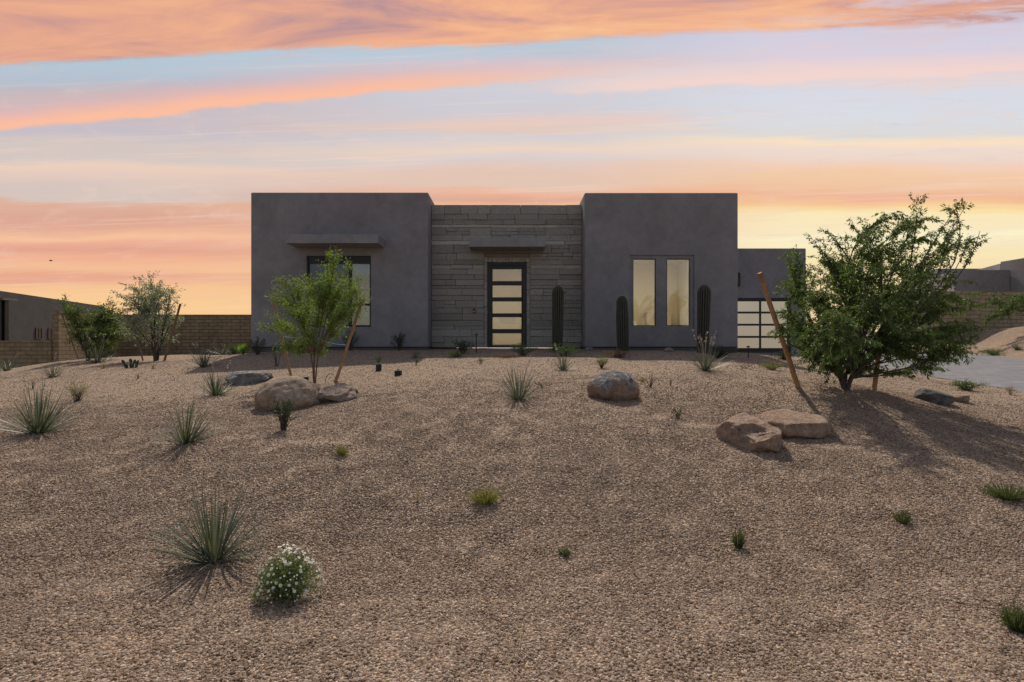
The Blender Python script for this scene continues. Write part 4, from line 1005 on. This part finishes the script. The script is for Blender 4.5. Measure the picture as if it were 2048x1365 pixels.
c2=[(150,635,0,.42,18),(178,645,.2,.56,30),(208,638,-.1,.56,30),(228,640,.1,.46,24),(162,675,.1,.46,22),(200,672,-.2,.56,32),(226,668,.1,.46,24),(240,650,.1,.34,14),(140,608,0,.28,8),(130,588,0,.16,4),(116,598,0,.16,4),(145,620,0,.34,12),(222,612,0,.32,10),(185,697,0,.38,18),(215,695,.1,.34,14)]
tree(g2,c2,'dark green leaning bushy tree at far left in front of the wall corner','leaf_far','bark',104,group='mesquite trees in the yard',fork=.3,stems=4,r0=.03,leafL=.08,leafW=.028,nleaf=30,off=.07,tm=1.4,droop=.3)
# shrub at right edge, hanging over the wall base
g3=Vector(((2105-CX)/F*24.0,24.0,0)); g3.z=h1(g3.x,g3.y)
c3=[(2050,595,0,.5,12),(2020,605,-.2,.45,10),(1985,600,0,.4,8),(1950,612,0,.35,6),(2000,630,.1,.5,12),(2040,600,0,.4,8),(1975,640,0,.35,8),(2010,590,0,.3,5),(1925,605,0,.25,3),(2070,610,0,.6,12)]
tree(g3,c3,'green branches of a tree just outside the right edge, hanging across the block wall','leaf_mesq','bark',105,group='mesquite trees in the yard',fork=.3,stems=3,r0=.04,leafL=.10,leafW=.033,nleaf=26,droop=.9,off=.05,tm=2.0)

# ------------------------------------------------------------------ stakes and ties
def stake(b,t,dD,r,label,D=None,mat='stake'):
    g=G(*b) if D is None else P(b[0],b[1],D); g.z=h1(g.x,g.y); top=P(t[0],t[1],g.y+dD)
    e=(top-g); mb=MB(); n=8; vs=[-e.normalized()*.15]+[e*(k/n)+rv(random,.0035) for k in range(n+1)]
    mb.tube(vs,[r*1.0]+[r*(1-.10*k/n) for k in range(n+1)],12,.5)
    o=mb.build('tree_stake',M[mat],loc=None,smooth=True); o.location=g
    tag(o,label,'stake','wooden tree stakes'); return g,top
sA=stake((1597,776),(1519,546),-.5,.037,'thick leaning wooden stake in front of the garage, left of the big tree')
sB=stake((1748,782),(1775,575),.35,.036,'wooden stake inside the crown of the big tree, right of its trunk')
sC=stake((583,757),(546,602),.2,.027,'wooden stake leaning left beside the young tree at the window')
sD=stake((671,765),(725,600),-.1,.030,'wooden stake leaning right beside the young tree at the window')
sE=stake((329,722),(361,608),0,.032,'weathered wooden stake leaning right at the silvery shrub near the long block wall',mat='stake_old')
sF=stake((286,722),(262,634),.1,.022,'thin wooden stake left of the silvery shrub trunk',mat='stake_old')
sG=stake((157,718),(124,628),.1,.024,'wooden stake leaning left at the dark leaning tree at far left',mat='stake_old')
def wire(p,q,sag,name,label,mat,r=.004):
    pts=[p.lerp(q,k/10)-Vector((0,0,sag*4*(k/10)*(1-k/10))) for k in range(11)]
    mb=MB(); mb.tube([x-p for x in pts],r,5); o=mb.build(name,M[mat],loc=None,smooth=True); o.location=p; tag(o,label,'tie',None)
tr=P(632,676,gL.y)
wire(tr,P(693,690,sD[0].y-.05),.035,'tie_wire','pale turquoise tie from the young trunk to the right stake','rope',.005)
wire(tr,P(566,673,sC[0].y+.09),.02,'tie_wire','pale turquoise tie from the young trunk to the left stake','rope',.004)
wire(P(1540,662,gT.y-.3),P(1690,664,gT.y),.02,'tie_wire','tie wire from the thick front stake into the big tree','rope',.0035)
# drip tube hoop near young tree
mb=MB(); a=G(650,766); b=G(672,748); pts=[]
for k in range(13):
    th=PI*.92*k/12; pts.append(Vector((-.10*math.cos(th),.02*k/12,.17*math.sin(th))))
mb.tube(pts,.006,5); o=mb.build('irrigation_tube',M['hose'],smooth=True); o.location=G(661,766); tag(o,'thin brown irrigation tube looping out of the gravel by the right stake','hose')
# dry stem lying in the near foreground
g=G(1040,1290); pts=[]
for (px,py) in [(1012,1238),(1030,1256),(1042,1276),(1040,1300),(1026,1320),(1014,1345)]:
    q=G(px,py); q.z=h1(q.x,q.y)+.022; pts.append(q-g)
mb=MB(); mb.tube(pts,.0016,4,.8); o=mb.build('fallen_twig',M['leaf_dry']); o.location=g; tag(o,'thin dry curved twig lying on the gravel at bottom centre','twig')

# ------------------------------------------------------------------ lights in the garden
def spot(px,py,wpx,hpx,label,rz):
    g=G(px,py); g.z=h1(g.x,g.y)-.01; sc=g.y/F; w=wpx*sc/2; h=hpx*sc
    r=empty('garden_spotlight',g,rz,label,'spotlight','black garden spotlights')
    o=rbox('housing',-w,w,-w,w,.0,h,.008,M['black_rubber'],r,2)
    mb=MB(); mb.tube([(0,0,h-.001),(0,0,h+.02)],w*.45,12); mb.build('cap',M['black_rubber'],r)
    mb=MB(); mb.tube([(0,-w-.001,h*.55),(0,-w-.012,h*.55)],w*.6,14); mb.build('lens_ring',M['black'],r)
spot(757.5,742,11,15,'taller black cube spotlight, left one of the pair in the gravel',.2)
spot(796.5,751,12,11,'lower black cube spotlight, right one of the pair in the gravel',-.15)
g=G(613,769); r=empty('garden_spotlight',g,0,'small dark bullet light behind the largest boulder','spotlight','black garden spotlights')
mb=MB(); mb.tube([(0,0,0),(0,0,.05)],.012,8); mb.build('spike',M['black_rubber'],r)
mb=MB(); mb.tube([(0,.02,.05),(0,-.02,.15)],[.035,.04],12); mb.build('housing',M['black_rubber'],r)
def pathlight(px,pytop,pyb,label):
    g=G(px,pyb); g.z=h1(g.x,g.y); h=(pyb-pytop)*g.y/F
    r=empty('path_light',g,0,label,'path light','slim path lights')
    mb=MB(); mb.tube([(0,0,-.05),(0,0,h-.03)],.013,8); mb.build('post',M['black'],r)
    mb=MB(); mb.tube([(0,0,h-.04),(0,0,h)],[.055,.02],14); mb.build('shade',M['black'],r)
pathlight(952.5,668,706,'slim black path light left of the front door')
pathlight(1496.5,692,716,'slim black path light in front of the garage door')

# bird far off
bp=P(102,522,40); r=empty('bird',bp,.4,'tiny dark bird flying in the sky above the left neighbour house','bird')
bm=bmesh.new(); bmesh.ops.create_uvsphere(bm,u_segments=12,v_segments=8,radius=1)
for v in bm.verts:
    x,y,z=v.co; k=1 if x<.5 else .75; v.co=Vector((x*.11,y*.035*k,z*.035*k+(.01 if x>.6 else 0)))
for s in (-1,1):
    vs=[bm.verts.new(q) for q in ((.04,s*.02,.02),(-.04,s*.02,.02),(-.06,s*.12,.06),(-.03,s*.20,.05),(.02,s*.12,.065))]; bm.faces.new(vs)
vs=[bm.verts.new(q) for q in ((-.09,.01,0),(-.09,-.01,0),(-.17,-.03,0),(-.17,.03,0))]; bm.faces.new(vs)
me=bpy.data.meshes.new('body'); bm.to_mesh(me); bm.free(); me.materials.append(M['black_rubber']); link(bpy.data.objects.new('body',me),r)

# ------------------------------------------------------------------ sky
w=bpy.data.worlds.new('World'); scene.world=w; w.use_nodes=True
t=NT(w.node_tree); bg=w.node_tree.nodes['Background']
SUN_AZ=math.radians(-6.0); SUN_EL=math.radians(52)
def s2l(c): return tuple((x/255/12.92 if x/255<=.04045 else ((x/255+.055)/1.055)**2.4) for x in c)
tc=t.n('ShaderNodeTexCoord'); sx=t.n('ShaderNodeSeparateXYZ'); t.l(tc.outputs['Generated'],sx.inputs[0])
X,Y,Z=sx.outputs
Yc=t.m('MAXIMUM',Y,.12); u=t.m('DIVIDE',X,Yc); v=t.m('DIVIDE',Z,Yc)
def vec(a,b,c=0.0):
    cb=t.n('ShaderNodeCombineXYZ')
    for i,x in enumerate((a,b,c)):
        if isinstance(x,(int,float)): cb.inputs[i].default_value=x
        else: t.l(x,cb.inputs[i])
    return cb.outputs[0]
vt=t.m('SUBTRACT',v,t.m('MULTIPLY',u,.035))
nA=t.noise(vec(t.m('MULTIPLY',u,1.1),t.m('MULTIPLY',vt,7.0),2.3),1.6,3,.5)
nB=t.noise(vec(t.m('MULTIPLY',u,2.2),t.m('MULTIPLY',vt,34.0),9.1),1.5,5,.6,.3)
nC=t.noise(vec(t.m('MULTIPLY',u,5),t.m('MULTIPLY',vt,16.0),4.1),1.6,6,.65,.6)
wv=t.m('ADD',v,t.m('ADD',t.m('MULTIPLY',t.m('SUBTRACT',nA,.5),.050),t.m('MULTIPLY',t.m('SUBTRACT',nB,.5),.034)))
def Rp(L): return sorted([(max(0,min(1,(HY-y)/F/.66)),s2l(c)) for y,c in L],key=lambda q:q[0])
f=t.m('DIVIDE',wv,.66,clamp=True)
RL=t.ramp(f,Rp([(0,(170,195,218)),(100,(174,196,214)),(140,(174,195,212)),(168,(176,190,208)),(190,(200,182,186)),(268,(198,190,200)),(290,(212,196,190)),(322,(212,198,192)),(336,(236,203,180)),(360,(226,198,184)),(388,(212,194,186)),(404,(214,194,184)),(412,(222,168,142)),(430,(220,158,134)),(452,(226,160,130)),(474,(246,184,136)),(488,(240,166,128)),(508,(226,152,124)),(528,(242,168,124)),(543,(244,182,130)),(556,(232,154,118)),(572,(246,186,124)),(600,(250,196,122)),(650,(250,190,114))]))
RC=t.ramp(f,Rp([(0,(180,196,215)),(90,(178,198,216)),(110,(185,202,218)),(130,(205,202,215)),(170,(206,205,216)),(205,(204,205,216)),(240,(216,202,202)),(255,(226,198,184)),(275,(212,206,210)),(302,(236,208,188)),(318,(220,206,204)),(345,(228,192,172)),(370,(226,192,172)),(386,(236,172,136)),(400,(222,157,128)),(416,(241,182,132)),(470,(238,172,130)),(520,(246,190,130)),(650,(250,205,130))]))
RR=t.ramp(f,Rp([(0,(205,200,222)),(80,(210,205,225)),(115,(216,207,224)),(135,(224,206,216)),(160,(226,212,216)),(180,(213,217,230)),(240,(216,220,228)),(268,(221,218,216)),(284,(250,222,184)),(300,(240,216,202)),(320,(236,212,197)),(335,(242,202,176)),(350,(243,196,152)),(375,(241,190,146)),(390,(240,172,130)),(403,(245,186,126)),(418,(250,214,140)),(430,(251,230,172)),(460,(249,230,184)),(474,(251,242,196)),(500,(249,230,172)),(540,(249,222,163)),(640,(249,212,148))]))
c=t.mix(t.sm(u,-.75,0.0),RL,RC); c=t.mix(t.sm(u,.05,.55),c,RR)
# soft mottled wisps
nF=t.noise(vec(t.m('MULTIPLY',u,1.4),t.m('MULTIPLY',vt,70.0),5.5),1.5,6,.65,.5)
nG=t.noise(vec(t.m('MULTIPLY',u,2.6),t.m('MULTIPLY',vt,26.0),15.5),1.7,7,.7,1.0)
c=t.mix(t.m('MULTIPLY',t.m('MULTIPLY',t.sm(nF,.5,.72),t.sm(nA,.35,.6)),.45),c,s2l((250,214,186)))
c=t.mix(t.m('MULTIPLY',t.sm(nG,.52,.74),.30),c,s2l((226,190,186)))
wsp=t.m('MULTIPLY',t.sm(nC,.5,.75),.28); c=t.mix(wsp,c,s2l((246,205,184)))
wsp=t.m('MULTIPLY',t.sm(nB,.55,.8),.22); c=t.mix(wsp,c,s2l((206,170,168)))
# orange streak across the left
vb=t.m('ADD',.388,t.m('MULTIPLY',.100,t.m('ADD',u,.95))); vb=t.m('SUBTRACT',vb,t.m('MULTIPLY',.012,t.sm(u,-.3,.3)))
tt=t.m('ADD',t.m('SUBTRACT',v,vb),t.m('ADD',t.m('MULTIPLY',t.m('SUBTRACT',nA,.5),.018),t.m('MULTIPLY',t.m('SUBTRACT',nC,.5),.022)))
s1=t.m('MULTIPLY',t.sm(tt,0,.010),t.m('SUBTRACT',1,t.sm(tt,.012,.075))); s1=t.m('MULTIPLY',s1,t.m('SUBTRACT',1,t.m('MULTIPLY',t.sm(u,-.35,.45),.95)))
c=t.mix(t.m('MULTIPLY',s1,1.0),c,t.mix(t.sm(tt,.01,.05),s2l((252,178,138)),s2l((226,172,170))))
# pale pink streak on the right
vb=t.m('ADD',.452,t.m('MULTIPLY',.045,u))
tt=t.m('ADD',t.m('SUBTRACT',v,vb),t.m('MULTIPLY',t.m('SUBTRACT',nC,.5),.03))
s2_=t.m('MULTIPLY',t.sm(tt,0,.012),t.m('SUBTRACT',1,t.sm(tt,.012,.06))); s2_=t.m('MULTIPLY',s2_,t.sm(u,-.05,.25))
c=t.mix(t.m('MULTIPLY',s2_,.75),c,s2l((247,208,196)))
# salmon streak in the middle
vb=t.m('ADD',.405,t.m('MULTIPLY',.03,u)); tt=t.m('ADD',t.m('SUBTRACT',v,vb),t.m('MULTIPLY',t.m('SUBTRACT',nC,.5),.02))
s3=t.m('MULTIPLY',t.sm(tt,-.012,0.0),t.m('SUBTRACT',1,t.sm(tt,0.0,.02))); s3=t.m('MULTIPLY',s3,t.m('MULTIPLY',t.sm(u,-.3,0),t.m('SUBTRACT',1,t.sm(u,.2,.4))))
c=t.mix(t.m('MULTIPLY',s3,.6),c,s2l((240,196,178)))
# top cloud bank
nD=t.noise(vec(t.m('MULTIPLY',u,1.6),t.m('MULTIPLY',vt,9.0),7.7),1.5,6,.6,.5)
vb=t.m('ADD',.556,t.m('MULTIPLY',.036,u)); vb=t.m('SUBTRACT',vb,t.m('MULTIPLY',.012,t.m('SUBTRACT',1,t.sm(u,-.95,-.4))))
tt=t.m('ADD',t.m('SUBTRACT',v,vb),t.m('ADD',t.m('MULTIPLY',t.m('SUBTRACT',nA,.5),.03),t.m('MULTIPLY',t.m('SUBTRACT',nC,.5),.035)))
cl=t.sm(tt,-.004,.012)
cc=t.ramp(nD,[(.34,s2l((184,140,146))),(.45,s2l((222,154,128))),(.54,s2l((240,166,118))),(.7,s2l((250,186,126)))])
cc=t.mix(t.m('MULTIPLY',t.m('SUBTRACT',1,t.sm(u,-.9,-.1)),.35),cc,s2l((222,148,120)))
cl=t.m('MULTIPLY',cl,t.m('SUBTRACT',1,t.m('MULTIPLY',t.m('MULTIPLY',t.sm(u,.3,.8),t.sm(nG,.40,.60)),.75)))
cl=t.m('MULTIPLY',cl,t.m('SUBTRACT',1,t.sm(v,.85,1.6)))
c=t.mix(cl,c,cc)
c=t.mix(t.sm(v,.75,1.6),c,s2l((188,196,214)))
# dusk-side sky behind the camera
sk=t.n('ShaderNodeTexSky'); sk.sky_type='NISHITA'; sk.sun_disc=False; sk.sun_elevation=SUN_EL; sk.sun_rotation=SUN_AZ; sk.dust_density=1.5
nk=t.mix(1.0,sk.outputs[0],(.152,.148,.142),'MULTIPLY')
nz=t.noise(vec(t.m('MULTIPLY',X,2),t.m('MULTIPLY',Z,9),3.0),1.6,4,.55)
back=t.mix(t.m('MULTIPLY',t.sm(nz,.42,.65),.45),nk,s2l((214,176,158)))
c=t.mix(t.sm(Y,.10,.52),back,c)
hs=t.n('ShaderNodeHueSaturation'); hs.inputs['Saturation'].default_value=.87; t.l(c,hs.inputs['Color']); c=hs.outputs[0]
t.l(c,bg.inputs[0]); bg.inputs[1].default_value=1.0
sun=bpy.data.lights.new('sun','SUN'); sun.energy=4.7; sun.angle=math.radians(1.1); sun.color=(1,.90,.78)
so=bpy.data.objects.new('sun',sun); Sd=Vector((math.sin(SUN_AZ)*math.cos(SUN_EL),math.cos(SUN_AZ)*math.cos(SUN_EL),math.sin(SUN_EL)))
so.rotation_euler=Sd.to_track_quat('Z','Y').to_euler(); so.location=(0,20,30); link(so)
# ------------------------------------------------------------------ camera
cam=bpy.data.cameras.new('camera'); cam.sensor_width=36; cam.lens=36*F/2048; cam.clip_end=3000; cam.clip_start=.05
cam.shift_y=(HY-682.5)/2048
co=bpy.data.objects.new('camera',cam); co.rotation_euler=(PI/2,0,0); link(co); scene.camera=co
vs_=scene.view_settings; vs_.view_transform='Standard'; vs_.look='None'; vs_.exposure=0; vs_.gamma=1; vs_.use_curve_mapping=False
